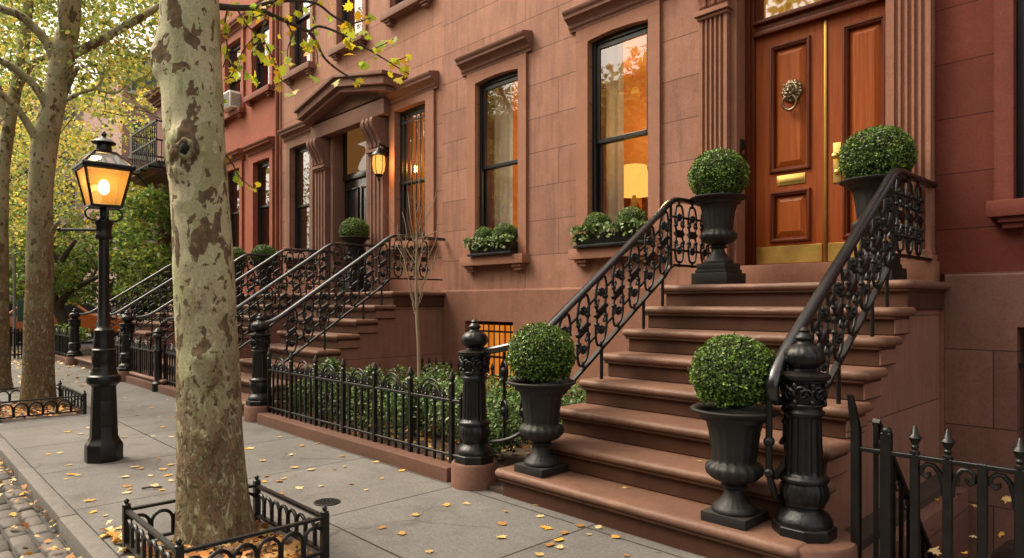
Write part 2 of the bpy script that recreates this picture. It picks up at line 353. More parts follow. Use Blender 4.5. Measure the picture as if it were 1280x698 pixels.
def cloud(blobs, N, shell=.6):
    # blobs: (center, (rx,ry,rz), weight)
    w = np.array([b[2] for b in blobs], float); i = rng.choice(len(blobs), N, p=w/w.sum())
    C = np.array([tuple(b[0]) for b in blobs])[i]; S = np.array([b[1] for b in blobs])[i]
    d = rng.normal(0,1,(N,3)); d /= np.linalg.norm(d,axis=1)[:,None]; r = rng.random(N)**(1/3*(1-shell)+.05)
    return C+d*S*r[:,None], d, r
YEL = [(.72,.54,.11,3),(.60,.54,.13,3),(.38,.42,.10,3.5),(.74,.42,.08,1),(.22,.28,.07,2.5)]
GRN = [(.12,.20,.04,3),(.18,.27,.05,3),(.28,.33,.06,2),(.07,.12,.025,2)]
MID = [(.27,.34,.075,3.4),(.42,.45,.10,3),(.62,.53,.11,1.8),(.17,.24,.055,2.4),(.70,.44,.07,.8)]

# ------------------------------------------------------------------ GROUND
RUN, RISE, Y0 = .2648, .18, 3.01
YW = 5.77
g = MB(); S = 260
g.add([(-S,-S,-.085),(S,-S,-.085),(S,.80,-.085),(-S,.80,-.085)], [(0,1,2,3)])
g.add([(-S,3.02,-.085),(-23.5,3.02,-.085),(-23.5,S,-.085),(-S,S,-.085)], [(0,1,2,3)])
struct('road', g, M['road'])
def sheet(x0,x1,y0,y1,z): return MB().add([(x0,y0,z),(x1,y0,z),(x1,y1,z),(x0,y1,z)],[(0,1,2,3)])
struct('sidewalk', MB().box(-22.5, 6, .912, 3.065, -.3, 0), M['pave'])
kb = MB(); x = -24.0
while x < 6:
    kb.box(x, x+1.594, .81+random.uniform(-.004,.004), .908, -.3, .004+random.uniform(-.003,.003)); x += 1.6
struct('kerb', kb, M['kerb'], bevel=.014)
cb = MB(); y = .79; row = 0
while y > -1.7:
    d = random.uniform(.10,.125); x = -16+random.uniform(0,.2)
    while x < -2.2:
        w = random.uniform(.17,.25); h = -.07+random.uniform(-.008,.008)
        j = lambda: random.uniform(-.007,.007)
        x0,x1,y0,y1 = x+.006,x+w-.006,y-d+.006,y-.006
        tlt = random.uniform(-.004,.004); e = .016
        b0 = [(x0+j(),y0+j(),-.12),(x1+j(),y0+j(),-.12),(x1+j(),y1+j(),-.12),(x0+j(),y1+j(),-.12)]
        b1 = [(p[0],p[1],h-.014) for p in b0]
        cx,cy = (x0+x1)/2,(y0+y1)/2
        b2 = [(p[0]+(e if p[0]<cx else -e), p[1]+(e if p[1]<cy else -e), h+tlt*(1 if p[0]<cx else -1)) for p in b0]
        cb.add(b0+b1+b2, [(i,(i+1)%4,4+(i+1)%4,4+i) for i in range(4)]+[(4+i,4+(i+1)%4,8+(i+1)%4,8+i) for i in range(4)]+[(8,9,10,11)])
        x += w
    y -= d
tag(obj('cobblestones', cb, M['cob'], ang=60), kind='stuff')
# planted area in front of the houses, and the paved sunk area right of the stoop
a = MB(); a.box(-22.5, -1.30, 3.067, YW, -.3, .03)
struct('garden_bed', a, M['soil'])
a = MB(); a.box(-1.30, 6, 3.067, 3.40, -1.2, .002)
struct('area_coping', a, M['pave'], bevel=.008)
a = MB(); a.box(-1.30, 6, 3.40, YW, -1.3, -.75); struct('area_floor', a, M['Ebase'])

# ------------------------------------------------------------------ STOOPS
def tread(x0, x1, y0, y1, z0, z1, seed=0):
    m = MB(); h = (z1-z0)/2; zc = (z0+z1)/2; xs = [x0,x0+.004,x0+.012,x0+.024]+[x0+.024+(x1-x0-.048)*i/70 for i in range(1,70)]+[x1-.024,x1-.012,x1-.004,x1]
    ins = {0:.026,1:.014,2:.005,3:0}; n = len(xs); rows = []
    for k,x in enumerate(xs):
        q = ins.get(min(k,n-1-k),0); hh = h-q*.95
        w = noise.noise(Vector((x*6,seed,0)))*.0022+noise.noise(Vector((x*23,seed,5)))*.0012; ch = max(0,noise.noise(Vector((x*9,seed*3.1,9)))-.38)*.030
        dip = -.004*math.exp(-((x-(x0+x1)/2)/.55)**2)
        row = [(y1,zc-hh)]
        for j in range(9):
            a = -PI/2+PI*j/8; row.append((y0+q+h-h*math.cos(a)*.98+w+ch*(.4+.6*max(0,math.sin(a))), zc+hh*math.sin(a)+(dip-ch*.5 if a > .3 else 0)))
        row += [(y0+.09,z1-q+dip*.8),(y0+.17,z1-q+dip*.5+noise.noise(Vector((x*3,seed,2)))*.001),(y1,z1-q)]
        rows.append([(x,p[0],p[1]) for p in row])
    K = len(rows[0])
    m.add([p for row in rows for p in row], [(i*K+j,i*K+(j+1)%K,(i+1)*K+(j+1)%K,(i+1)*K+j) for i in range(n-1) for j in range(K)]+[tuple(range(K)),tuple((n-1)*K+j for j in range(K))])
    return m
def stoop(xl, xr, label, n=8, xland=None, full=True):
    t = thing('stoop', label, 'stoop', ((xl+xr)/2, Y0, 0))
    xb = xl if xland is None else xland
    for i in range(1, n):
        yf = Y0+RUN*(i-1); zt = RISE*i; ex = .05 if i == 1 else 0
        o = obj('step', tread(xl-ex, xr+ex, yf, yf+RUN+.06, zt-.058, zt, i+xl), M['step'], t, ang=50)
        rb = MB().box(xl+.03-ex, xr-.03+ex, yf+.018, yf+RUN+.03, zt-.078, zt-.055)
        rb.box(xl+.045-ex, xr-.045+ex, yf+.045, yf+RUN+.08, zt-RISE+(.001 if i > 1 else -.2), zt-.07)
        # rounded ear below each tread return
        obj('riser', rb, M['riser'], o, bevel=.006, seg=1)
    for i in range(2, n):
        yf = Y0+RUN*(i-1)+.048; zt = RISE*i-.079; zb_ = RISE*(i-1)+.012; yb_ = yf+RUN+.05
        poly = [(yf,zt),(yf,zb_)]+[(yb_-.05+.05*math.sin(a), zb_+.05-.05*math.cos(a)) for a in [PI/2*k/5 for k in range(6)]]+[(yb_,zt)]
        obj('step_end', MB().prism(poly, 0, xr-.074, xr-.040), M['cheek'], t, smooth=False)
    zt = RISE*n; yl = Y0+RUN*(n-1)
    o = obj('landing', tread(xb, xr, yl, YW-.03, zt-.058, zt, 9+xl), M['step'], t, ang=50)
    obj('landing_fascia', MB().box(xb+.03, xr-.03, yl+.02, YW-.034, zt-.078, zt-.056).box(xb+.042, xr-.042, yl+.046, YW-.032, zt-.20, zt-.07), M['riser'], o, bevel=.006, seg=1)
    poly = [(Y0+.10,-.2)]
    for i in range(1, n):
        yf = Y0+RUN*(i-1)+.10; poly += [(yf, RISE*i-.085), (yf+RUN, RISE*i-.085)]
    poly[-1] = (poly[-1][0]-.03, poly[-1][1]); poly += [(poly[-1][0], zt-.085), (YW-.031, zt-.085), (YW-.031,-.2)]
    for x0,x1 in ((xl+.075, xl+.20), (xr-.20, xr-.075)): obj('cheek_wall', MB().prism(poly, 0, x0, x1), M['cheek'], t, smooth=False)
    if xb < xl-.1: obj('landing_wall', MB().box(xb+.075, xl+.07, yl+.1, YW-.033, -.2, zt-.09), M['cheek'], t, smooth=False)
    return t
S1 = stoop(-3.30, -1.36, 'nearest brown stone stoop climbing to the mahogany double door')
S2 = stoop(-9.05, -7.36, 'brown stone stoop before the black door, beyond the hedge bed', xland=-10.42)
S3 = stoop(-12.15, -10.50, 'brown stone stoop partly hidden behind the near sycamore trunk')
S4 = stoop(-16.3, -14.25, 'farthest brown stone stoop at the end of the row')

# ------------------------------------------------------------------ NEWELS
NP = [(.128,.055),(.130,.066),(.126,.078),(.108,.108),(.088,.124),(.086,.140),(.094,.148),(.092,.155),(.100,.168),(.110,.195),(.110,.225),(.100,.255),(.112,.262),(.115,.272),(.112,.284),(.090,.292),(.087,.305),
      (.079,.565),(.080,.572),(.092,.580),(.092,.596),(.083,.602),(.083,.622),(.090,.632),(.090,.690),(.090,.735),(.092,.742),(.114,.750),(.120,.758),(.120,.772),(.100,.780),(.062,.788),(.056,.802),(.072,.815),(.088,.832),(.093,.852),(.089,.880),(.070,.905),(.048,.915),(.036,.922),(.034,.934),(.044,.942),(.046,.950),(.034,.962),(.022,.975),(.026,.985),(.014,.998),(.0,1.004)]
def newel_mod(i, z, a):
    if .30 < z < .57: return 1-.055*(1-abs(math.cos(7*a)))**1.5*1.6
    if .16 < z < .25: return 1+.035*abs(math.cos(12*a))
    if .81 < z < .91: return 1+.05*abs(math.sin(7*a+z*18))
    if .07 < z < .11: return 1+.03*abs(math.cos(10*a+z*60))
    return 1
def newel(name, loc, label, pr, ph=.17, hi=True, group='iron newel posts at the stoops', proto=None):
    t = thing(name, label, 'newel post', (loc[0],loc[1],0), group)
    obj('plinth', MB().lathe([(pr,-.1),(pr,ph-.012),(pr-.01,ph),(0,ph)], (loc[0],loc[1],0), 48), M['plinth'], t, ang=40)
    if proto is None:
        p = [(r,z) for r,z in NP]
        if hi: # refine the fluted stretches
            q = []
            for (r0,z0),(r1,z1) in zip(p,p[1:]):
                q.append((r0,z0)); k = int((z1-z0)/.02)
                for j in range(1,k): q.append((r0+(r1-r0)*j/k, z0+(z1-z0)*j/k))
            p = q+[p[-1]]
        c = (loc[0],loc[1],ph)
        b = obj('base', MB().lathe([(.146,0),(.146,.05),(.136,.056),(0,.056)], c, 8, rot=PI/8), M['iron'], t, bevel=.004, smooth=False)
        s = obj('shaft', MB().lathe(p, c, 96, newel_mod), M['iron'], t, ang=60)
        # acanthus leaves on the capital drum
        cp = MB(); K = 8
        for k in range(K):
            a = 2*PI*k/K
            for sgn in (-1,1):
                pts = []; rr_ = []
                for u in range(15):
                    th = u/14*PI*2.6; rr = .030*(1-u/19)
                    aa = a+sgn*(.030-rr*math.cos(th))/.098; zz = .685+sgn*.006+rr*math.sin(th)*1.15
                    q = .099+.004*math.sin(th); pts.append((loc[0]+q*math.cos(aa), loc[1]+q*math.sin(aa), ph+zz)); rr_.append(.0095*(1-u/24))
                cp.tube(pts, rr_, 6)
            cp.ball((loc[0]+.100*math.cos(a),loc[1]+.100*math.sin(a),ph+.725), .014, 8, 6, (1,1,1.3)); cp.ball((loc[0]+.098*math.cos(a),loc[1]+.098*math.sin(a),ph+.645), .012, 8, 6, (1,1,1.3))
        for zz in (.630,.742): cp.tube([(loc[0]+.096*math.cos(2*PI*u/32),loc[1]+.096*math.sin(2*PI*u/32),ph+zz) for u in range(33)], .007, 6, cap=False)
        obj('scroll_ornament', cp, M['iron'], t, ang=60)
    else:
        for ch in proto.children:
            if ch.name.split('.')[0] != 'plinth': c = child(ch, t); c.location = (0,0,ph-.17)
    return t
n1 = newel('newel_post', (-3.635,3.09), 'fluted black iron newel left of the nearest steps beside the hedge fence', .165)
nw = newel('newel_post', (-1.385,3.265), 'large fluted black iron newel at the right foot of the nearest steps', .235, proto=n1)
newel('newel_post', (-7.27,3.09), 'black iron newel between the near sycamore trunk and the hedge fence', .165, proto=n1)
newel('newel_post', (-9.18,3.09), 'black iron newel hidden behind the near sycamore trunk', .165, proto=n1)
newel('newel_post', (-12.42,3.05), 'black iron newel just right of the street lamp base', .165, proto=n1)
newel('newel_post', (-14.05,3.05), 'black iron newel just left of the street lamp base', .165, proto=n1)
newel('newel_post', (-16.42,3.05), 'leftmost and farthest black iron newel', .165, proto=n1)
t = thing('gate_post', 'slim black iron fence post between two far stoop fences', 'post', (-10.66,3.02,0))
obj('shaft', MB().lathe([(.085,-.02),(.085,.12),(.06,.14),(.05,.17),(.05,.55),(.062,.57),(.062,.60),(.045,.62),(.045,.78),(.075,.80),(.075,.82),(.055,.84),(.062,.87),(.03,.91),(0,.93)], (-10.66,3.02,0), 24), M['iron'], t, ang=50)

# ------------------------------------------------------------------ RAILINGS
SL = RISE/RUN; UW = .205; UH = .50
def unit(shear):
    m = MB(); r = .0098
    sh = lambda y,z: (0, y, z+shear*y)
    def half(y): return None
    pts = []
    N = 44
    for i in range(N+1):
        t = 2*PI*i/N; z = UH/2+UH/2*.97*math.sin(t)
        w = .072*abs(math.cos(t))**.55*(1-.42*math.exp(-((z-UH/2)/.07)**2))*(1 if math.cos(t) >= 0 else -1)
        pts.append(sh(w, z))
    m.tube(pts, r, 6, cap=False)
    for sg in (-1,1):
        for zc,d in ((UH*.76,1),(UH*.24,-1)):
            sp = []
            for u in range(13):
                th = u/12*PI*1.7; rr = .048*(1-u/15)
                sp.append(sh(sg*(.068-.012-rr*(1-math.cos(th))*.55), zc+d*(-.03)+d*rr*math.sin(th)*.7-d*.02))
            m.tube(sp, .007, 5)
    # collars
    for zc,w in ((UH*.5,.068),(UH*.5+.018,.045),(UH*.5-.018,.045)):
        a = sh(-w,zc); b = sh(w,zc); m.tube([a,b], .0155, 8)
    for zc in (UH*.36,UH*.64):
        for sg in (-1,1):
            c = sh(sg*.055,zc); m.ball(c,.019,8,6)
    for z0,z1 in ((-.035,.02),(UH-.02,UH+.05)): m.tube([sh(0,z0),sh(0,z1)], .011, 6)
    # side links to the neighbours
    for zc in (UH*.22, UH*.78):
        for sg in (-1,1): m.tube([sh(sg*.07,zc),sh(sg*.1025,zc)], .011, 6)
    return m
def rosette(shear):
    m = MB(); zc = 0
    for k in range(8):
        a = 2*PI*k/8; m.ball((0,.024*math.cos(a),zc+.024*math.sin(a)), .0128, 7, 5, (1.2,1,1))
    m.ball((0,0,zc), .020, 10, 6, (1.5,1,1))
    if True:
        m.tube([(0,-.03,zc),(0,-.066,zc-shear*.066)], .008, 5); m.tube([(0,.03,zc),(0,.066,zc+shear*.066)], .008, 5)
    return m
def spl(pts, k=5):
    P = [Vector(p) for p in pts]; out = []
    for i in range(len(P)-1):
        p0,p1,p2,p3 = P[max(i-1,0)],P[i],P[i+1],P[min(i+2,len(P)-1)]
        for j in range(k): t = j/k; out.append(.5*((2*p1)+(p2-p0)*t+(2*p0-5*p1+4*p2-p3)*t*t+(3*p1-p0-3*p2+p3)*t**3))
    return out+[P[-1]]
U = {}
def railing(x, label, side=0, zland=1.44, yfoot=None, straight=False, yend=5.70, volute=False):
    # inclined part from the foot to the landing edge, then level to the wall
    yb, zb = 4.85, 2.165; ZB = 1.605
    yfoot = yfoot or 3.24
    t = thing('stair_railing', label, 'railing', (x, yfoot, 0), 'iron stoop railings')
    hand = [(yend+.04, zb),(yb+.14, zb),(yb+.06, zb-.005),(yb, zb-.030),(yb-.07, zb-.072)]
    yy = yb-.2
    while yy > yfoot+.18: hand.append((yy, zb-.03-SL*(yb-yy))); yy -= .3
    zz = zb-.03-SL*(yb-yfoot-.15)
    if volute:
        hand += [(yfoot+.15, zz), (yfoot+.06, zz-.068), (yfoot-.02, zz-.135), (yfoot-.055, zz-.19), (yfoot-.045,zz-.245), (yfoot,zz-.275), (yfoot+.05,zz-.28)]
    elif straight: hand += [(yfoot+.15, zz), (yfoot, zz-SL*.15)]
    else: hand += [(yfoot+.15, zz), (yfoot+.05, zz-.058), (yfoot-.05, zz-.085), (yfoot-.14, zz-.092)]
    sec = [(-.034,-.012),(-.034,.002),(-.024,.016),(0,.022),(.024,.016),(.034,.002),(.034,-.012),(.018,-.022),(-.018,-.022)]
    obj('handrail', MB().sweep_yz(x, hand[::-1], sec), M['rail'], t, ang=50)
    zl = ZB-.03-SL*(yb-yfoot-.12)
    bot = [(yend, ZB),(yb+.03, ZB),(yb-.03, ZB-.03)]+[(yb-.1-.3*k, ZB-.03-SL*(.1+.3*k)) for k in range(int((yb-.1-yfoot-.1)/.3)+1)]
    bot += [(yfoot+.09, zl-.02), (yfoot-.02, zl-.06)] + ([(yfoot-.1, zl-.065)] if not volute else [])
    obj('bottom_rail', MB().sweep_yz(x, bot[::-1], [(-.017,-.010),(-.017,.010),(.017,.010),(.017,-.010)]), M['iron'], t)
    # balusters
    for key,shear in (('s',SL),('l',0)):
        if key not in U:
            U[key] = obj('baluster', unit(shear), M['iron'], None, ang=70, local=True); U[key+'r'] = obj('rosette', rosette(shear), M['iron'], U[key], ang=70, local=True); U[key+'r'].location = (0,0,UH*.22); child(U[key+'r'], U[key], (0,0,UH*.78))
            U[key].parent = t; first = True
        else: first = False
        k = 0
        if key == 's':
            ys = [yb-.10-UW*i for i in range(9) if yb-.10-UW*i > yfoot+.14]
            locs = [(0, yy-yfoot, ZB-.03+.03-SL*(yb-yy)) for yy in ys]
        else: locs = [(0, yb+.13+UW*i-yfoot, ZB+.02) for i in range(int((yend-yb-.06)/UW))]
        for lc in locs:
            if first: U[key].location = lc; first = False
            else:
                o = child(U[key], t, lc); child(U[key+'r'], o, (0,0,UH*.22)); child(U[key+'r'], o, (0,0,UH*.78))
    for yy in (3.934, 4.464, 4.73):
        zt = ZB-.03-SL*(yb-yy)
        i = int((yy-Y0)/RUN)+1
        obj('stay', MB().tube([(x,yy,min(i,8)*RISE-.02),(x,yy,zt)], .013, 8), M['iron'], t)
    obj('end_post', MB().tube([(x,yb,ZB),(x,yb,zb-.04)], .013, 8), M['iron'], t)
    if volute:
        obj('foot_post', MB().tube([(x-.02,yfoot-.03,zz-.2),(x-.02,yfoot-.03,.46),(x-.005,yfoot,.36),(x,yfoot+.1,.30)], .017, 8).ball((x-.02,yfoot-.03,.62),.027,10,8).ball((x-.02,yfoot-.03,.47),.026,10,8), M['iron'], t, ang=60)
    return t
railing(-3.17, 'scrolled iron railing on the left side of the nearest stoop', yfoot=3.36, straight=True)
rl = [o for o in bpy.data.objects if o.get('label','').startswith('scrolled iron railing on the left side of the nearest')][0]
zz = 2.135-SL*(4.85-3.40)-.02
obj('rail_foot', MB().tube(spl([(-3.17,3.40,zz+.01),(-3.19,3.28,zz-.065),(-3.28,3.18,zz-.12),(-3.42,3.12,zz-.16),(-3.56,3.10,zz-.18)],5), .026, 10), M['rail'], rl)
zz = .56
obj('lower_foot', MB().tube(spl([(-3.17,3.36,zz),(-3.21,3.24,zz-.10),(-3.32,3.16,zz-.19),(-3.45,3.12,zz-.23),(-3.56,3.10,zz-.24)],5), .014, 8), M['iron'], rl)
for k,(bx,by,b0,b1) in enumerate(((-3.25,3.20,.44,1.0),(-3.38,3.14,.36,.95))):
    m = MB().tube([(bx,by,b0),(bx,by,b1)], .011, 6)
    for zc in (.55,.82):
        if b0 < zc < b1: m.tube([(bx+.05*math.cos(a),by-.02*math.cos(a),zc+.07*math.sin(a)) for a in [2*PI*j/16 for j in range(17)]], .010, 6, cap=False).ball((bx,by,zc),.028,10,8)
    obj('baluster', m, M['iron'], rl, ang=60)
railing(-1.475, 'scrolled iron railing on the right side of the nearest stoop', yfoot=3.16, volute=True)
railing(-7.40, 'scrolled iron railing on the right side of the stoop beyond the hedge')
railing(-8.98, 'scrolled iron railing on the left side of the stoop beyond the hedge')
railing(-10.55, 'iron railing on the right side of the stoop behind the trunk')
railing(-12.12, 'iron railing on the left side of the stoop behind the trunk')
railing(-14.28, 'iron railing on the right side of the farthest stoop')
railing(-16.25, 'leftmost iron railing on the farthest stoop')

# ------------------------------------------------------------------ URNS and BOXWOOD
UP = [(.118,.052),(.122,.060),(.120,.072),(.108,.084),(.082,.105),(.064,.130),(.052,.160),(.050,.176),(.066,.184),(.074,.192),(.066,.202),(.058,.208),(.085,.220),(.120,.236),(.146,.262),(.152,.288),(.146,.308),(.128,.322),(.118,.328),(.119,.345),
      (.128,.42),(.140,.50),(.152,.545),(.176,.575),(.206,.592),(.228,.600),(.236,.606),(.238,.616),(.230,.622),(.210,.620),(.190,.600),(.180,.560),(0,.555)]
def urn_mod(i,z,a):
    if .21 < z < .325: return 1+.06*abs(math.cos(9*a))-.02
    if .34 < z < .53: return 1-.035*(1-abs(math.cos(9*a)))**2*1.3
    if .08 < z < .17: return 1+.03*abs(math.cos(10*a))
    return 1
def make_urn(label):
    t = thing('urn_planter', label, 'planter', (0,0,0), 'cast iron urns flanking the stoops')
    p = []
    for (r0,z0),(r1,z1) in zip(UP,UP[1:]):
        p.append((r0,z0)); k = int(abs(z1-z0)/.02)
        for j in range(1,k): p.append((r0+(r1-r0)*j/k, z0+(z1-z0)*j/k))
    p.append(UP[-1])
    obj('urn_body', MB().lathe(p, (0,0,0), 72, urn_mod), M['urn'], t, ang=60)
    obj('square_base', MB().box(-.132,.132,-.132,.132,0,.052), M['urn'], t, bevel=.004)
    return t
urn0 = make_urn('dark cast iron urn at the left end of the bottom step'); urn0.location = (-3.07,3.185,.18); urn0.scale = (.96,)*3
urn2 = dup(urn0, (-1.705,3.185,.18), label='dark cast iron urn at the right end of the bottom step', scale=.92)
BLK = {}
def block(x, y, z, h, w, label):
    o = thing('urn_block', label, 'pedestal', (x,y,z)); obj('slab', MB().box(x-w,x+w,y-w,y+w,z,z+h), M['urn'], o, bevel=.006); obj('upper_slab', MB().box(x-w*.86,x+w*.86,y-w*.86,y+w*.86,z+h,z+h+.03), M['urn'], o, bevel=.004)
block(-2.95,5.24,1.44,.10,.165,'black iron block under the urn left of the mahogany door')
urn3 = dup(urn0, (-2.95,5.24,1.57), label='dark cast iron urn on a block left of the mahogany door', scale=1.0)
block(-1.745,5.34,1.44,.10,.165,'black iron block under the urn right of the mahogany door')
urn4 = dup(urn0, (-1.745,5.34,1.57), label='dark cast iron urn right of the mahogany door behind the railing', scale=1.0)

BOXP = [(.080,.150,.020,3),(.118,.210,.027,3),(.19,.29,.045,2),(.036,.074,.011,2)]
def boxball(name, r, N, leaf, label, loc, sz=1.0):
    t = thing(name, label, 'boxwood', loc, 'clipped boxwood balls')
    d = rng.normal(0,1,(N,3)); d /= np.linalg.norm(d,axis=1)[:,None]; d = d[d[:,2] > -.75]
    rr = r*(1.0-.16*rng.random(len(d))**1.6)*(1+.030*np.sin(d[:,0]*7+2)*np.cos(d[:,1]*6)+.022*np.sin(d[:,2]*11+d[:,0]*5)); kk = rng.random(len(d)) < .035; rr[kk] *= 1+.09*rng.random(kk.sum())
    pos = d*rr[:,None]; pos[:,2] *= sz
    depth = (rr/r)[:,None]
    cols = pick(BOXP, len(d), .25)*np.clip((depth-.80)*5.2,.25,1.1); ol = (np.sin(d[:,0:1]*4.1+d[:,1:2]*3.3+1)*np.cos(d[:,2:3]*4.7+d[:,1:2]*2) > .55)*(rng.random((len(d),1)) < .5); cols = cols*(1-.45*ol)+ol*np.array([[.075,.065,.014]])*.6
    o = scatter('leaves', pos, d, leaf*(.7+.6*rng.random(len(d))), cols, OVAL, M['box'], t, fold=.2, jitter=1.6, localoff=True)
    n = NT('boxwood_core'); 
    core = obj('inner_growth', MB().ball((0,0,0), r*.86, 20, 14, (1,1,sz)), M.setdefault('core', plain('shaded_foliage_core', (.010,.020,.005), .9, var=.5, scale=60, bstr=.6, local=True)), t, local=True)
    bpy.data.materials.remove(n.m)
    return t
bb = boxball('boxwood_ball', .245, 9500, .0195, 'clipped boxwood ball in the urn left on the bottom step', (-3.07,3.185,.945), .94); bb.scale = (.92,)*3
dup(bb, (-1.705,3.185,.925), 1.1, 'clipped boxwood ball in the urn right on the bottom step', scale=.89)
dup(bb, (-2.95,5.24,2.37), 2.3, 'clipped boxwood ball in the urn left of the mahogany door', scale=1.02)
dup(bb, (-1.735,5.34,2.345), 4.0, 'large clipped boxwood ball in the urn right of the mahogany door', scale=1.06)
p = at(443,289,10.35); dup(bb, p, .7, 'clipped boxwood ball before the black door beside the wall lantern', scale=.94)
dup(urn0, (p.x,p.y,p.z-.72), 0, 'cast iron urn behind the railing before the black door', scale=1.0); block(p.x,p.y,1.44,max(.02,p.z-.72-1.44-.03),.165,'iron block under the urn before the black door')
p = at(330,321,12.6); dup(bb, p, 1.7, 'clipped boxwood ball just right of the near sycamore trunk, right of two', scale=1.02)
dup(urn0, (p.x,p.y,p.z-.76), 0, 'cast iron urn right of two behind the middle railing', scale=1.0); block(p.x,p.y,1.44,max(.02,p.z-.76-1.44-.03),.165,'iron block under the right urn on the middle stoop')
p = at(294,323,13.6); dup(bb, p, 2.9, 'clipped boxwood ball half hidden by the near sycamore trunk', scale=1.0)
dup(urn0, (p.x,p.y,p.z-.76), 0, 'cast iron urn half hidden by the near sycamore trunk', scale=1.0); block(p.x,p.y,1.3,max(.02,p.z-.76-1.3-.03),.165,'iron block under the urn half hidden by the trunk')

# ------------------------------------------------------------------ HOUSES
def facade(x0,x1,z0,z1,y,ops,depth=.30):
    xs = sorted({x0,x1,*[o[0] for o in ops],*[o[1] for o in ops]}); zs = sorted({z0,z1,*[o[2] for o in ops],*[o[3] for o in ops]})
    xs = [v for v in xs if x0 <= v <= x1]; zs = [v for v in zs if z0 <= v <= z1]; m = MB()
    for a,b in zip(xs,xs[1:]):
        for c,d in zip(zs,zs[1:]):
            if any(o[0] <= (a+b)/2 <= o[1] and o[2] <= (c+d)/2 <= o[3] for o in ops): continue
            m.add([(a,y,c),(b,y,c),(b,y,d),(a,y,d)],[(0,1,2,3)])
    for o in ops:
        a,b,c,d = o[:4]; Y2 = y+depth
        m.add([(a,y,c),(a,Y2,c),(a,Y2,d),(a,y,d)],[(0,1,2,3)]); m.add([(b,y,c),(b,Y2,c),(b,Y2,d),(b,y,d)],[(0,1,2,3)])
        m.add([(a,y,c),(b,y,c),(b,Y2,c),(a,Y2,c)],[(0,1,2,3)]); m.add([(a,y,d),(b,y,d),(b,Y2,d),(a,Y2,d)],[(0,1,2,3)])
    return m
def shell(m, x0,x1,z0,z1,y,yb=13):
    m.add([(x0,y,z0),(x0,yb,z0),(x0,yb,z1),(x0,y,z1)],[(0,1,2,3)]); m.add([(x1,y,z0),(x1,yb,z0),(x1,yb,z1),(x1,y,z1)],[(0,1,2,3)])
    m.add([(x0,yb,z0),(x1,yb,z0),(x1,yb,z1),(x0,yb,z1)],[(0,1,2,3)]); return m
CORN = [(0,0),(-.03,0),(-.03,.03),(-.055,.045),(-.055,.075),(-.10,.115),(-.135,.125),(-.135,.16),(-.155,.175),(-.165,.20),(-.165,.215),(0,.25)]
def window(h, X0,X1,Z0,Z1, mt, mc, mg=None, arch=.07, sl=.17, sr=.14, lint=True, sill=True, lz=.13, bars=False, ms=None, split=.5, rec=.07, y=YW, broad=True):
    w = MB(); yf = y-.035; yi = y+.31
    if broad:
        w.box(X0-sl, X0-.001, yf, y+.02, Z0, Z1+.0); w.box(X1+.001, X1+sr, yf, y+.02, Z0, Z1)
    n = 12; poly = [(X0-sl if broad else X0,Z1+lz),(X0-sl if broad else X0,Z1+.001),(X0,Z1+.001)] if broad else [(X0,Z1+.001)]
    arc = []
    for i in range(n+1):
        u = i/n; arc.append((X0+.001+(X1-X0-.002)*u, Z1-arch*((2*u-1)**2)))
    head = [(X0-sl,Z1+.001),(X0,Z1+.001)]+arc+[(X1,Z1+.001),(X1+sr,Z1+.001),(X1+sr,Z1+lz),(X0-sl,Z1+lz)]
    if not broad: head = arc+[(X1,Z1+.02),(X0,Z1+.02)]
    w.prism(head, 1, yf-.001, y+.30)
    win = obj('window', w, mt, h, smooth=False)
    f = MB(); ya = y+rec
    fw = .045
    for x0,x1 in ((X0,X0+fw),(X1-fw,X1)): f.box(x0+.001,x1-.001,ya,ya+.10,Z0,Z1)
    f.box(X0+fw,X1-fw,ya+.002,ya+.098,Z1-fw-arch*.6,Z1-.001); f.box(X0+fw,X1-fw,ya+.002,ya+.12,Z0+.001,Z0+.035)
    zm = Z0+(Z1-Z0)*split; st = .042; a0,a1 = X0+fw+.001, X1-fw-.001
    for (za,zb,yy,bot,top) in ((zm-.02,Z1-fw-arch*.6,ya+.02,.045,.055),(Z0+.036,zm+.02,ya+.056,.075,.045)):
        f.box(a0,a0+st,yy,yy+.034,za,zb); f.box(a1-st,a1,yy,yy+.034,za,zb); f.box(a0+st,a1-st,yy+.001,yy+.033,za,za+bot); f.box(a0+st,a1-st,yy+.001,yy+.033,zb-top,zb)
    obj('frame', f, M['frame'], win, bevel=.004, seg=1)
    for (za,zb,yy) in ((zm,Z1-fw-arch*.6-.04,ya+.037),(Z0+.08,zm,ya+.073)):
        obj('pane', MB().add([(a0+st-.01,yy,za),(a1-st+.01,yy,za),(a1-st+.01,yy,zb),(a0+st-.01,yy,zb)],[(0,1,2,3)]), mg or M['dglass'], win)
    if bars:
        b = MB(); k = 7
        for i in range(1,k): xx = X0+(X1-X0)*i/k; b.tube([(xx,ya-.02,Z0+.03),(xx,ya-.02,Z1-.1)], .0115, 6)
        for zz in (Z0+.1,zm,Z1-.2): b.box(X0+.02,X1-.02,ya-.026,ya-.014,zz-.012,zz+.012)
        obj('security_bars', b, M['frame'], win)
    if lint:
        c = MB(); zc = Z1+lz+.005
        c.prism([(y-.002+p[0],zc+p[1]) for p in CORN], 0, X0-sl-.10, X1+sr+.08)
        obj('lintel', c, mc, win, bevel=.004, seg=1)
    if sill:
        s = MB(); s.box(X0-sl-.03, X1+sr+.03, y-.13, y+.14, Z0-.115, Z0-.002)
        for xx in (X0-sl+.03, X1+sr-.19):
            s.box(xx, xx+.16, y-.10, y+.01, Z0-.155, Z0-.117); s.box(xx+.02, xx+.14, y-.075, y+.01, Z0-.195, Z0-.157)
        obj('sill', s, ms or mt, win, bevel=.006)
    return win

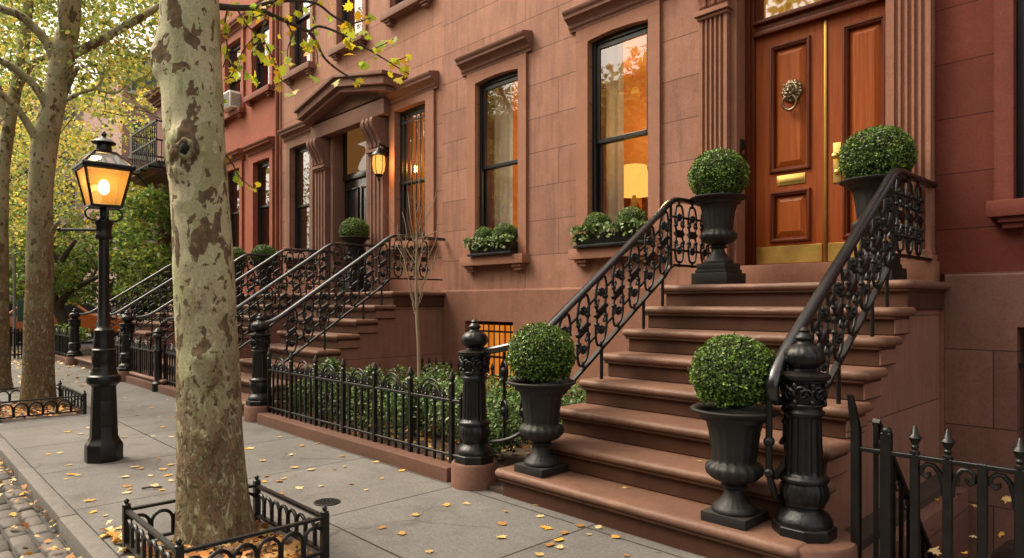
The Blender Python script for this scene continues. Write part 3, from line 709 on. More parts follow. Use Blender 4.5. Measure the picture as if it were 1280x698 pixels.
# ---- house A
A = thing('brownstone_house', 'nearest brownstone house with the lit parlour windows and double mahogany door', 'house', (-4.5,YW,0))
W1 = (-6.74,-5.93,1.885,4.19); W2 = (-4.82,-4.02,1.885,4.21); DR = (-3.10,-1.76,1.44,5.2)
obj('wall', shell(facade(-7.48,-1.472,1.452,11,YW,[W1,W2,DR]), -7.48,-1.472,-.9,11,YW), M['A'], A, smooth=False)
BW = (-6.95,-6.02,.16,1.05)
bwm = facade(-7.478,-1.40,-.2,1.44,YW-.028,[BW],.35); bwm.prism([(YW-.028,1.44),(YW-.012,1.462),(YW+.02,1.465),(YW+.02,1.44)],0,-7.478,-3.36)
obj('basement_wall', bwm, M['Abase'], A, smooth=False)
window(A, *W1, M['Atrim'], M['Acorn'], M['glass'], arch=.028, split=.51, rec=.045)
window(A, *W2, M['Atrim'], M['Acorn'], M['glass'], arch=.028, split=.51, rec=.045)
bwf = MB()
bwf.box(BW[0],BW[0]+.05,YW+.08,YW+.14,BW[2],BW[3]); bwf.box(BW[1]-.05,BW[1],YW+.08,YW+.14,BW[2],BW[3]); bwf.box(BW[0]+.05,BW[1]-.05,YW+.081,YW+.139,BW[3]-.05,BW[3]-.001); bwf.box(BW[0]+.05,BW[1]-.05,YW+.081,YW+.139,.57,.60)
bo = obj('basement_window', bwf, M['frame'], A, bevel=.003, seg=1)
n = NT('amber_lit_glass'); e = n.n('Emission'); p_ = n.pos(); n.l(n.mix(n.ramp(n.noise(n.map(p_,(5,5,.8)),1.5,4),[(.3,(0,0,0)),(.7,(1,1,1))]), (.72,.17,.012), (.98,.34,.04)), e.inputs['Color']); e.inputs['Strength'].default_value = .85
gl = n.n('BsdfGlossy'); gl.inputs['Roughness'].default_value = .1; mx = n.n('MixShader'); mx.inputs[0].default_value = .06; n.l(e.outputs[0],mx.inputs[1]); n.l(gl.outputs[0],mx.inputs[2]); M['amber'] = n.done(mx.outputs[0])
obj('pane', MB().add([(BW[0],YW+.12,BW[2]),(BW[1],YW+.12,BW[2]),(BW[1],YW+.12,BW[3]),(BW[0],YW+.12,BW[3])],[(0,1,2,3)]), M['amber'], bo)
bb_ = MB()
for i in range(1,9):
    xx = BW[0]+(BW[1]-BW[0])*i/9; bb_.tube([(xx,YW+.03,BW[2]),(xx,YW+.03,BW[3])], .009, 6)
for zz in (.35,.92): bb_.box(BW[0],BW[1],YW+.022,YW+.038,zz-.012,zz+.012)
obj('security_bars', bb_, M['frame'], bo)
# portal pilasters
def pilaster(h, x0,x1, zb, zt, mat, fl=5, y=YW, cap=True, proj=.09, base=True):
    m = MB(); yf = y-proj; w = x1-x0; pts = [(x0,y+.02),(x0,yf)]
    fw = (w-.05)/fl
    for i in range(fl):
        a = x0+.025+fw*i
        pts += [(a+fw*.18,yf),(a+fw*.26,yf+.022),(a+fw*.74,yf+.022),(a+fw*.82,yf)]
    pts += [(x1,yf),(x1,y+.02)]
    m.prism(pts, 2, zb+.24 if base else zb, zt)
    pl = obj('pilaster', m, mat, h, smooth=False)
    b = MB()
    if base:
        b.box(x0-.035,x1+.035,yf-.045,y+.02,zb,zb+.15); b.box(x0-.02,x1+.02,yf-.025,y+.02,zb+.151,zb+.20); b.box(x0-.008,x1+.008,yf-.01,y+.02,zb+.201,zb+.24)
        obj('pilaster_base', b, mat, pl, bevel=.006)
    if cap:
        c = MB(); c.box(x0-.015,x1+.015,yf-.02,y+.02,zt,zt+.03); c.box(x0-.035,x1+.035,yf-.045,y+.02,zt+.031,zt+.065); c.box(x0-.02,x1+.02,yf-.03,y+.02,zt+.066,zt+.085)
        # scrolled bracket above
        prof = [(y+.02,zt+.086),(yf-.01,zt+.086),(yf-.035,zt+.11),(yf-.035,zt+.14),(yf-.06,zt+.20),(yf-.11,zt+.30),(yf-.17,zt+.38),(yf-.19,zt+.46),(yf-.17,zt+.52),(y+.02,zt+.55)]
        for i in range(6):
            a = x0+.005+(w-.01)*i/6; c.prism([(p[0]+(0 if i%2 else .014),p[1]) for p in prof], 0, a, a+(w-.01)/6-.006)
        c.box(x0,x1,yf+.02,y+.02,zt+.09,zt+.54)
        obj('capital', c, mat, pl, bevel=.003, seg=1)
    return pl
pilaster(A, -3.40,-3.115, 1.445, 3.955, M['Atrim'], 5)
pilaster(A, -1.755,-1.475, 1.445, 3.955, M['Atrim'], 5)
hd = MB(); hd.box(-3.55,-1.33,YW-.30,YW+.02,4.56,4.70); hd.box(-3.62,-1.26,YW-.38,YW+.02,4.701,4.78); hd.box(-3.45,-1.45,YW-.10,YW+.02,4.50,4.56); obj('door_hood', hd, M['Acorn'], A, bevel=.01)
th = MB(); th.box(-3.10,-1.76,YW-.06,6.12,1.441,1.625); obj('door_sill', th, M['Atrim'], A, bevel=.008)
ja = MB(); ja.box(-3.115,-3.05,YW-.03,YW+.22,1.63,4.9); ja.box(-1.80,-1.745,YW-.03,YW+.22,1.63,4.9)
obj('door_jamb', ja, M['Atrim'], A, bevel=.004, seg=1)
YD = 5.95
df = MB(); df.box(-3.055,-3.005,YD-.05,YD+.08,1.626,4.8); df.box(-3.004,-2.972,YD-.025,YD+.08,1.626,4.8); df.box(-1.835,-1.80,YD-.05,YD+.08,1.626,4.8); df.box(-1.815,-1.79,YD-.025,YD+.08,1.626,4.8)
fo = obj('door_frame', df, M['woodd'], A, bevel=.004)
tr = MB(); tr.box(-2.971,-1.836,YD-.06,YD+.06,3.735,3.775); tr.box(-2.971,-1.836,YD-.035,YD+.06,3.776,3.84); tr.box(-2.971,-1.836,YD-.075,YD+.06,3.841,3.87); tr.box(-2.971,-1.836,YD-.03,YD+.06,3.871,3.895)
tr.box(-2.971,-2.90,YD-.02,YD+.05,3.896,4.6); tr.box(-1.90,-1.836,YD-.02,YD+.05,3.896,4.6); tr.box(-2.90,-1.90,YD-.019,YD+.05,4.53,4.6)
to = obj('transom', tr, M['woodd'], A, bevel=.005)
n = NT('amber_transom_glass'); e = n.n('Emission'); e.inputs['Color'].default_value = (.72,.26,.03,1); e.inputs['Strength'].default_value = .55
gl = n.n('BsdfGlossy'); gl.inputs['Roughness'].default_value = .03; mx = n.n('MixShader'); mx.inputs[0].default_value = .28; n.l(e.outputs[0],mx.inputs[1]); n.l(gl.outputs[0],mx.inputs[2]); M['ambert'] = n.done(mx.outputs[0])
obj('pane', MB().add([(-2.90,YD+.02,3.896),(-1.90,YD+.02,3.896),(-1.90,YD+.02,4.53),(-2.90,YD+.02,4.53)],[(0,1,2,3)]), M['ambert'], to)
def leafdoor(x0,x1,label,plates):
    d = MB(); z0,z1 = 1.632,3.733
    sx = .145; pz = [(1.845,2.285),(2.475,3.615)]
    px0,px1 = (-2.822,-2.475) if plates == 'l' else (-2.185,-1.865)
    d = facade(x0,x1,z0,z1,YD,[(px0,px1,a,b) for a,b in pz],.035); d.box(x0,x1,YD+.034,YD+.06,z0,z1)
    for a,b,c,e_ in ((x0,x0,z0,z1),(x1,x1,z0,z1)): d.add([(a,YD,c),(a,YD+.04,c),(a,YD+.04,e_),(a,YD,e_)],[(0,1,2,3)])
    o = obj('door', d, M['wood'], A, smooth=False); tag(o, label)
    for a,b in pz:
        w = MB()
        # bolection moulding: mitred profile frame
        prof = [(-.012,0),(-.012,-.012),(-.004,-.022),(.008,-.024),(.018,-.014),(.026,-.012),(.034,.004),(.034,.03)]
        cs = [(px0,a,1,1),(px1,a,-1,1),(px1,b,-1,-1),(px0,b,1,-1)]; k = len(prof); vs = []
        for cx,cz,ix,iz in cs: vs += [(cx+ix*p[0], YD+p[1], cz+iz*p[0]) for p in prof]
        fs = [(c*k+j, c*k+j+1, ((c+1)%4)*k+j+1, ((c+1)%4)*k+j) for c in range(4) for j in range(k-1)]
        w.add(vs, fs); obj('panel_moulding', w, M['woodd'], o, ang=25)
        q = MB(); q.frus((0,0),0,1,1,1,1,1) if False else None
        x2,x3 = px0+.036,px1-.036; e1 = .05
        q.add([(x2,YD+.026,a+.036),(x3,YD+.026,a+.036),(x3,YD+.026,b-.036),(x2,YD+.026,b-.036),(x2+e1,YD+.006,a+.036+e1),(x3-e1,YD+.006,a+.036+e1),(x3-e1,YD+.006,b-.036-e1),(x2+e1,YD+.006,b-.036-e1)],
              [(0,1,5,4),(1,2,6,5),(2,3,7,6),(3,0,4,7),(4,5,6,7)])
        obj('panel', q, M['woodp'], o, smooth=False)
    obj('kick_plate', MB().box(x0+(.005),x1-.02,YD-.006,YD-.001,z0+.012,1.80), M['brass'], o, bevel=.0015, seg=1)
    return o
dl = leafdoor(-2.968,-2.348,'mahogany door leaf with the lion knocker and letter slot','l')
dr_ = leafdoor(-2.323,-1.836,'mahogany door leaf with the long brass lock plate','r')
obj('astragal', MB().box(-2.347,-2.324,YD-.014,YD+.03,1.632,3.733), M['obrass'], dl, bevel=.004)
ls = MB(); ls.box(-2.765,-2.51,YD-.008,YD-.001,2.345,2.435); ls.box(-2.745,-2.53,YD-.014,YD-.009,2.368,2.412)
obj('letter_slot', ls, M['brass'], dl, bevel=.003)
kx, kz, ky = -2.628, 3.17, YD+.006
kn = MB(); kn.ball((kx,ky-.012,kz),.082,24,16,(1,.35,1.08))
for i in range(18):
    a = 2*PI*i/18+.1; rr = .072+.007*(i%2); kn.ball((kx+rr*math.cos(a),ky-.014,kz+.008+rr*1.08*math.sin(a)),.021,8,6,(1,.75,1))
for i in range(13):
    a = PI*(-.15+1.3*i/12); kn.ball((kx+.050*math.cos(a),ky-.032,kz+.018+.056*math.sin(a)),.019,8,6,(1,.8,1))
kn.ball((kx,ky-.040,kz+.004),.046,16,12,(1,.75,1.1)); kn.tube([(kx,ky-.055,kz+.050),(kx,ky-.082,kz+.012),(kx,ky-.090,kz-.012)],[.013,.015,.019],8)
for s_ in (-1,1):
    kn.tube([(kx+s_*.008,ky-.070,kz+.034),(kx+s_*.026,ky-.070,kz+.040),(kx+s_*.042,ky-.056,kz+.026)],[.008,.009,.006],6); kn.ball((kx+s_*.022,ky-.073,kz+.020),.008,8,6); kn.ball((kx+s_*.052,ky-.040,kz+.060),.014,8,6); kn.ball((kx+s_*.017,ky-.080,kz-.030),.018,10,8)
kn.ball((kx,ky-.066,kz-.056),.017,10,8)
obj('knocker', kn, M['bronze'], dl, ang=70)
obj('knocker_ring', MB().tube([(kx+.062*math.cos(a),ky-.062-.01*math.sin(a),kz-.105+.062*math.sin(a)) for a in [2*PI*i/24 for i in range(25)]],[.0115]*25,8,cap=False).ball((kx,ky-.05,kz-.17),.017,8,6), M['bronze'], dl, ang=70)
lp = MB(); lp.box(-2.272,-2.208,YD-.008,YD-.001,2.31,2.65); obj('lock_plate', lp, M['brass'], dr_, bevel=.003)
lk = MB(); lk.ball((-2.24,YD-.06,2.53),.028,14,10,(1,.8,1)).tube([(-2.24,YD-.005,2.53),(-2.24,YD-.05,2.53)],.012,10); lk.ball((-2.24,YD-.02,2.40),.022,12,8,(1,.6,1)); obj('door_knob', lk, M['brass'], dr_, ang=60)
p = (-3.051,)
ic = MB(); ic.box(-3.051,-3.034,YW+.03,YW+.10,2.62,2.80); io = obj('intercom', ic, M['frame'], A, bevel=.004); obj('call_button', MB().box(-3.033,-3.03,YW+.05,YW+.08,2.66,2.70), M['brass'], io)
# room behind the parlour windows
n = NT('warm_wallpaper'); p_ = n.pos(); M['wallp'] = n.done(n.bsdf(n.mix(n.noise(p_,3,3),(.52,.24,.07),(.66,.33,.10)), .8))
rm = MB(); X0,X1,Yb,Za,Zb = -7.3,-3.42,8.6,1.5,4.75
rm.add([(X0,6.09,Za),(X1,6.09,Za),(X1,Yb,Za),(X0,Yb,Za),(X0,6.09,Zb),(X1,6.09,Zb),(X1,Yb,Zb),(X0,Yb,Zb)],[(0,1,2,3),(4,7,6,5),(1,5,6,2),(2,6,7,3),(3,7,4,0)])
obj('parlour_room', rm, M['wallp'], A, smooth=False)
# furniture seen through the glass
n = NT('lit_lampshade'); e = n.n('Emission'); e.inputs['Color'].default_value = (1.0,.50,.10,1); e.inputs['Strength'].default_value = 1.5; M['shade'] = n.done(e.outputs[0])
lx,ly = -4.93,6.75
tl = thing('table_lamp', 'lit table lamp with amber shade inside the right parlour window', 'lamp', (lx,ly,1.5))
obj('lamp_shade', MB().lathe([(.21,2.60),(.15,2.96),(.145,2.96),(.205,2.60)], (lx,ly,0), 32), M['shade'], tl)
obj('lamp_base', MB().lathe([(.09,2.16),(.09,2.18),(.03,2.22),(.08,2.34),(.09,2.42),(.03,2.54),(.012,2.70),(0,2.71)], (lx,ly,0), 20), M['bronze'], tl, ang=50)
tb = thing('side_table', 'dark side table under the lamp inside the right parlour window', 'table', (lx,ly,1.5))
obj('tabletop', MB().box(lx-.35,lx+.3,ly-.22,ly+.25,2.12,2.16), M['woodd'], tb, bevel=.006)
for dx in (-.31,.26):
    for dy in (-.18,.21): obj('leg', MB().box(lx+dx-.02,lx+dx+.02,ly+dy-.02,ly+dy+.02,1.5,2.119), M['woodd'], tb)
pc = thing('picture', 'dark framed picture on the orange wall inside the right window', 'picture', (-5.6,8.55,2.9))
obj('picture_frame', MB().box(-6.1,-5.0,8.54,8.58,2.55,3.35), M['woodd'], pc, bevel=.01); obj('canvas', MB().box(-6.0,-5.1,8.525,8.538,2.65,3.25), plain('dark_canvas',(.12,.05,.02),.6,var=.6,scale=4), pc)
ch = thing('armchair', 'brown chair back beside the lamp inside the right window', 'chair', (-4.85,6.9,1.5))
obj('backrest', MB().box(-5.42,-5.12,6.85,6.95,1.9,2.66), M['woodd'], ch, bevel=.03); obj('seat', MB().box(-5.42,-5.12,6.955,7.4,1.85,1.97), M['woodp'], ch, bevel=.02)
for dx in (-5.39,-5.15):
    for dy in (6.88,7.35): obj('leg', MB().box(dx-.02,dx+.02,dy-.02,dy+.02,1.5,1.849), M['woodd'], ch)
n = NT('cream_curtain'); dfc = n.n('BsdfDiffuse'); dfc.inputs['Color'].default_value = (.80,.77,.68,1); trc = n.n('BsdfTranslucent'); trc.inputs['Color'].default_value = (.74,.66,.50,1); mx = n.n('MixShader'); mx.inputs[0].default_value = .10
n.l(dfc.outputs[0],mx.inputs[1]); n.l(trc.outputs[0],mx.inputs[2]); M['curt'] = n.done(mx.outputs[0])
def curtain(x0,x1,y,z0,z1,label):
    m = MB(); k = int((x1-x0)/.009); vs = []
    for zz,amp in ((z0,1.1),((z0+z1)/2,1.0),(z1,.7)):
        for i in range(k+1):
            xx = x0+(x1-x0)*i/k; vs.append((xx, y+amp*(.024*math.sin(xx*58)+.012*math.sin(xx*91+1.3)), zz))
    m.add(vs, [(r*(k+1)+i,r*(k+1)+i+1,(r+1)*(k+1)+i+1,(r+1)*(k+1)+i) for r in range(2) for i in range(k)])
    tag(obj('curtain', m, M['curt'], None, ang=80), label, 'curtain', 'curtains behind the windows')
curtain(-6.98,-6.40,6.11,1.65,4.45,'cream curtain filling the left parlour window')
curtain(-5.14,-4.63,6.11,1.65,4.45,'cream curtain drawn to the side in the right parlour window')

# window boxes
def winbox(x0,x1,label,lab_i,lab_b1,lab_b2):
    yc = YW-.075; z0 = 1.885
    t = thing('window_box', label, 'window box', ((x0+x1)/2,yc,z0))
    m = MB(); m.add([(x0+.02,yc-.07,z0+.035),(x1-.02,yc-.07,z0+.035),(x1-.02,yc+.085,z0+.035),(x0+.02,yc+.085,z0+.035),(x0,yc-.09,z0+.155),(x1,yc-.09,z0+.155),(x1,yc+.09,z0+.155),(x0,yc+.09,z0+.155)],[(0,3,2,1),(0,1,5,4),(1,2,6,5),(2,3,7,6),(3,0,4,7),(4,5,6,7)])
    obj('trough', m, M['frame'], t, bevel=.005); obj('drip_tray', MB().box(x0-.01,x1+.01,yc-.10,yc+.09,z0+.001,z0+.034), M['frame'], t, bevel=.006)
    for k,(u,s_,lb) in enumerate(((.27,.60,lab_b1),(.76,.66,lab_b2))): dup(bb, (x0+(x1-x0)*u, yc+.01, z0+.25), 1.3*k+.4, lb, 'small boxwood balls in the window boxes', scale=s_)
    N = 420; px = x0-.03+(x1-x0+.06)*rng.random(N); py = yc-.04-.10*rng.random(N); drop = rng.random(N)**2*.14
    pos = np.c_[px,py-.02,z0+.19+.05*rng.random(N)-drop*(.3+.7*np.abs(np.sin(px*17)))]
    iv = [(.10,.16,.035,3),(.17,.23,.06,2),(.05,.10,.02,2),(.28,.30,.13,.7)]
    o = scatter('ivy', pos, np.tile([0.1,-.8,.5],(N,1)), .045*(.6+.7*rng.random(N)), pick(iv,N), LOBE, M['box'], None, fold=.3, jitter=1.3)
    tag(o, lab_i, 'ivy', 'trailing ivy in the window boxes')
winbox(-6.72,-5.93,'black window box on the left parlour window sill','pale trailing ivy spilling from the left window box','left boxwood ball in the left parlour window box','right boxwood ball in the left parlour window box')
winbox(-4.90,-3.98,'black window box on the right parlour window sill','pale trailing ivy spilling from the right window box','left boxwood ball in the right parlour window box','right boxwood ball in the right parlour window box')

# ---- house B
B = thing('brownstone_house', 'pinkish brownstone house with pedimented black door and lit wall lantern', 'house', (-10,YW,0))
bw = [(-12.16,-11.36,2.2,4.22),(-10.62,-9.36,1.44,4.36),(-8.62,-7.84,2.2,4.20),(-12.16,-11.34,5.62,7.7),(-10.38,-9.55,5.62,7.7),(-8.75,-7.80,5.72,7.8)]
obj('wall', shell(facade(-12.57,-7.482,1.452,11,YW+.004,bw), -12.57,-7.482,-.5,11,YW+.004), M['Bw'], B, smooth=False)
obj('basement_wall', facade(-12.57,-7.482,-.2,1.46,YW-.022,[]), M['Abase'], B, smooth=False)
window(B, *bw[0], M['Btrim'], M['Btrim'], M['dglass'], arch=0.01, sl=.14, sr=.12, split=.45)
window(B, *bw[2], M['Atrim'], M['Btrim'], M['glass'], arch=0.01, sl=.14, sr=.20, bars=True, split=.45, lz=.10)
for q in bw[3:]: window(B, *q, M['Atrim'], M['Btrim'], M['dglass'], arch=0.01, sl=.10, sr=.10, ms=M['Btrim'], split=.5)
# pedimented portal
ZP = 4.42; x0,x1 = -11.08,-8.45; pm = MB()
for a,b in ((-11.02,-10.66),(-9.22,-8.84)): 
    pilaster(B, a, b, 1.445, 3.60, M['Btrim'], 3, cap=True, proj=.10)
ent = MB(); ent.box(x0+.02,-8.72,YW-.16,YW+.02,4.16,4.40); ent.box(-10.62,-9.36,YW-.05,YW+.2,4.30,4.3601)
obj('entablature', ent, M['Btrim'], B, bevel=.006)
pd = MB(); xm = (x0+x1)/2; zp = 4.41; hp = .27; pr = .26
zq = zp+.08; pr = .34
for (xa,xb) in ((x0-.06,xm),(x1+.06,xm)):
    za,zb = zq,zq+hp
    pd.prism([(xa,za),(xb,zb),(xb,zb+.13),(xa,za+.12)], 1, YW-pr-.04, YW+.02)
    pd.prism([(xa+(.05 if xa<xb else -.05),za-.07),(xb,zb-.08),(xb,zb-.001),(xa+(.05 if xa<xb else -.05),za-.001)], 1, YW-pr+.03, YW+.02)
    pd.prism([(xa+(-.03 if xa<xb else .03),za+.121),(xb,zb+.131),(xb,zb+.185),(xa+(-.05 if xa<xb else .05),za+.175)], 1, YW-pr-.09, YW+.02)
pd.prism([(x0+.1,zq-.03),(x1-.1,zq-.03),(xm,zq+hp-.03)], 1, YW-.10, YW+.02)
obj('pediment', pd, M['Btrim'], B, bevel=.006)
# door recess
dq = MB(); dq.box(-10.62,-10.53,YW-.02,YW+.30,1.45,4.30); dq.box(-9.45,-9.36,YW-.02,YW+.30,1.45,4.30)
obj('door_jamb', dq, M['Btrim'], B, bevel=.004)
bd = MB(); bd.box(-10.52,-9.46,5.97,6.03,1.45,3.40); bd.box(-10.52,-9.46,5.93,6.04,3.401,3.50); bd.box(-10.52,-10.45,5.94,6.03,3.501,4.35); bd.box(-9.53,-9.46,5.94,6.03,3.501,4.35)
bdo = obj('door', bd, M['bdoor'], B, bevel=.005)
pn = MB()
for a,b in ((1.7,2.25),(2.4,3.25)):
    for c,d in ((-10.42,-10.04),(-9.94,-9.56)): pn.box(c,d,5.945,5.969,a,a+.03); pn.box(c,d,5.945,5.969,b-.03,b); pn.box(c,c+.03,5.945,5.969,a+.031,b-.031); pn.box(d-.03,d,5.945,5.969,a+.031,b-.031)
obj('panel_moulding', pn, M['bdoor'], bdo, bevel=.006)
n = NT('warm_fanlight'); e = n.n('Emission'); e.inputs['Color'].default_value = (.40,.17,.045,1); e.inputs['Strength'].default_value = .36; gl = n.n('BsdfGlossy'); gl.inputs['Roughness'].default_value = .05; mx = n.n('MixShader'); mx.inputs[0].default_value = .12; n.l(e.outputs[0],mx.inputs[1]); n.l(gl.outputs[0],mx.inputs[2]); M['fan'] = n.done(mx.outputs[0])
obj('pane', MB().add([(-10.45,5.985,3.50),(-9.53,5.985,3.50),(-9.53,5.985,4.35),(-10.45,5.985,4.35)],[(0,1,2,3)]), M['fan'], bdo)
rm = MB(); X0,X1,Yb,Za,Zb = -8.95,-7.6,7.2,1.5,4.75
rm.add([(X0,6.09,Za),(X1,6.09,Za),(X1,Yb,Za),(X0,Yb,Za),(X0,6.09,Zb),(X1,6.09,Zb),(X1,Yb,Zb),(X0,Yb,Zb)],[(0,1,2,3),(4,7,6,5),(1,5,6,2),(2,6,7,3),(3,7,4,0)])
obj('hall_room', rm, M['wallp'], B, smooth=False)
# wall lantern
wx,wy,wz = -8.84,5.60,3.20
wl = thing('wall_lantern', 'lit black wall lantern glowing amber beside the black door', 'lantern', (wx,wy,wz))
n = NT('glowing_lantern_glass'); e = n.n('Emission'); sx = n.n('LayerWeight'); sx.inputs[0].default_value = .35
n.l(n.ramp(sx.outputs['Facing'],[(0,(1.0,.50,.11)),(1,(.80,.20,.02))]), e.inputs['Color']); e.inputs['Strength'].default_value = 1.35; M['lglow'] = n.done(e.outputs[0])
obj('glass', MB().lathe([(.055,.05),(.085,.10),(.10,.20),(.095,.30),(.085,.33)], (wx,wy,wz), 20), M['lglow'], wl)
c = MB(); c.lathe([(0,-.06),(.015,-.05),(.02,-.02),(.012,0),(.05,.02),(.06,.05),(.02,.06)], (wx,wy,wz), 16); c.lathe([(.09,.325),(.115,.335),(.10,.37),(.05,.41),(.03,.44),(.015,.46),(0,.48)], (wx,wy,wz), 20)
for k in range(6):
    a = 2*PI*k/6; c.tube([(wx+r*math.cos(a),wy+r*math.sin(a),wz+z) for r,z in ((.06,.04),(.09,.10),(.105,.20),(.10,.30),(.09,.34))], .006, 6)
obj('cage', c, M['iron'], wl, ang=50)
obj('wall_bracket', MB().tube([(wx,YW,wz+.42),(wx,YW-.06,wz+.50),(wx,wy,wz+.52),(wx,wy,wz+.46)], .011, 8).box(wx-.04,wx+.04,YW-.11,YW-.0,wz+.34,wz+.48), M['iron'], wl)

# ---- house C
Cc = thing('red_house', 'terracotta red painted house beyond the pinkish one, with window air conditioner', 'house', (-14.2,YW,0))
cw = [(-15.40,-14.58,2.35,4.22),(-13.86,-13.06,2.35,4.20),(-15.40,-14.50,5.46,7.02),(-13.92,-13.06,5.60,7.02)]
obj('wall', shell(facade(-15.95,-12.574,-.3,11,YW+.008,cw), -15.95,-12.574,-.5,11,YW+.008), M['C'], Cc, smooth=False)
for q in cw: window(Cc, *q, M['C'], M['Ctrim'], M['dglass'], arch=.01, sl=.16, sr=.14, ms=M['Ctrim'])
obj('drain_pipe', MB().tube([(-12.66,YW-.05,.1),(-12.66,YW-.05,10)], .04, 10), M['Ctrim'], Cc)
ac = thing('air_conditioner', 'white window air conditioner in the red house upper window', 'air conditioner', (-14.97,YW-.1,5.8))
obj('casing', MB().box(-15.00,-14.52,YW-.26,YW+.12,5.475,5.83), plain('white_metal',(.80,.78,.74),.45,var=.05), ac, bevel=.012)
gr = MB()
for i in range(11): gr.box(-14.97,-14.55,YW-.272,YW-.261,5.50+i*.028,5.514+i*.028)
for i in range(9): gr.box(-14.519,-14.510,YW-.23,YW-.03,5.52+i*.030,5.532+i*.030)
obj('grille', gr, plain('grey_grille',(.25,.25,.24),.5), ac)

# ---- house D with portal hood and fire escape
Dd = thing('end_house', 'low dark brownstone house at the far end with a hooded doorway', 'house', (-18,YW,0))
obj('wall', shell(facade(-20.5,-15.954,-.3,6.9,YW+.012,[(-20.05,-18.95,1.44,4.3),(-17.9,-17.0,2.3,4.2)]), -20.5,-15.954,-.5,6.9,YW+.012,11), M['Btrim'], Dd, smooth=False)
obj('roof', sheet(-20.5,-15.95,YW,11,6.88), M['Btrim'], Dd)
obj('cornice', MB().prism([(YW+p[0]*1.8,6.75+p[1]*1.5) for p in CORN],0,-20.6,-15.96), M['Acorn'], Dd)
obj('doorway_hood', MB().prism([(YW+p[0]*4.5,4.35+p[1]*1.5) for p in CORN],0,-20.5,-18.5).box(-20.4,-20.1,YW-.42,YW+.02,4.0,4.35).box(-18.9,-18.6,YW-.42,YW+.02,4.0,4.35), M['Btrim'], Dd, bevel=.01)
for a in (-20.40,-18.90): pilaster(Dd, a, a+.3, .9, 3.7, M['Btrim'], 3, cap=True)
obj('door', MB().box(-20.05,-18.95,6.0,6.06,1.44,4.3), M['bdoor'], Dd)
window(Dd, -17.9,-17.0,2.3,4.2, M['Btrim'], M['Btrim'], None, arch=.01)
fe = thing('fire_escape', 'black iron fire escape balcony at the far end of the row', 'fire escape', (-19.6,5.3,4.6))
m = MB(); X0,X1,Ya,Yb,Zf = -19.5,-17.4,4.88,YW,4.66
for i in range(14): m.box(X0+.02,X1-.02,Ya+i*.066,Ya+i*.066+.03,Zf,Zf+.03)
for xx in (X0,X0+.7,X1-.7,X1-.03): m.box(xx,xx+.04,Ya,Yb,Zf-.04,Zf-.001)
obj('deck', m, M['iron'], fe)
m = MB()
for zz in (Zf+.5,Zf+.95): m.box(X0,X1,Ya-.006,Ya+.034,zz,zz+.045); m.box(X0,X0+.03,Ya+.035,Yb,zz,zz+.04); m.box(X1-.03,X1,Ya+.031,Yb,zz,zz+.03)
for i in range(13): xx = X0+.005+(X1-X0-.03)*i/12; m.box(xx,xx+.026,Ya+.003,Ya+.025,Zf,Zf+.94)
for i in range(1,5): yy = Ya+(Yb-Ya)*i/5; m.box(X0+.004,X0+.026,yy,yy+.022,Zf,Zf+.94); m.box(X1-.026,X1-.004,yy,yy+.022,Zf,Zf+.94)
obj('guard_rail', m, M['iron'], fe)
m = MB()
for xx in (X0+.1,X1-.1): obj('brace', MB().tube([(xx,Ya+.1,Zf-.04),(xx,Ya+.4,Zf-.35),(xx,Yb,Zf-.6)], .022, 6), M['iron'], fe)

# ---- house E (right)
Eh = thing('oxblood_house', 'dark oxblood red house at the right edge', 'house', (1,YW,0))
ew = (-.985,.15,2.0,5.2); eb = (-.965,.2,-.75,1.12)
obj('wall', shell(facade(-1.468,7,1.50,11,YW+.006,[ew,(1.9,3.0,2.0,5.2)]), -1.468,7,-.9,11,YW+.006), M['E'], Eh, smooth=False)
m = facade(-1.398,7,-.8,1.485,YW-.03,[eb],.35); m.prism([(YW-.03,1.485),(YW-.012,1.505),(YW+.02,1.508),(YW+.02,1.485)],0,-1.40,7)
obj('basement_wall', m, M['Ebase'], Eh, smooth=False)
window(Eh, *ew, M['Etrim'], M['Etrim'], M['dglass'], arch=.05, sl=.11, sr=.11, ms=M['Etrim'])
window(Eh, 1.9,3.0,2.0,5.2, M['Etrim'], M['Etrim'], M['dglass'], arch=.05, sl=.11, sr=.11, ms=M['Etrim'])
m = MB()
for i in range(1,9): xx = eb[0]+(eb[1]-eb[0])*i/9; m.tube([(xx,YW+.03,eb[2]),(xx,YW+.03,eb[3])], .010, 6)
for zz in (.2,.85): m.box(eb[0],eb[1],YW+.018,YW+.042,zz-.016,zz+.016)
gt = obj('basement_gate', m, M['frame'], Eh); obj('door', MB().box(eb[0],eb[1],YW+.2,YW+.25,eb[2],eb[3]), M['bdoor'], gt)

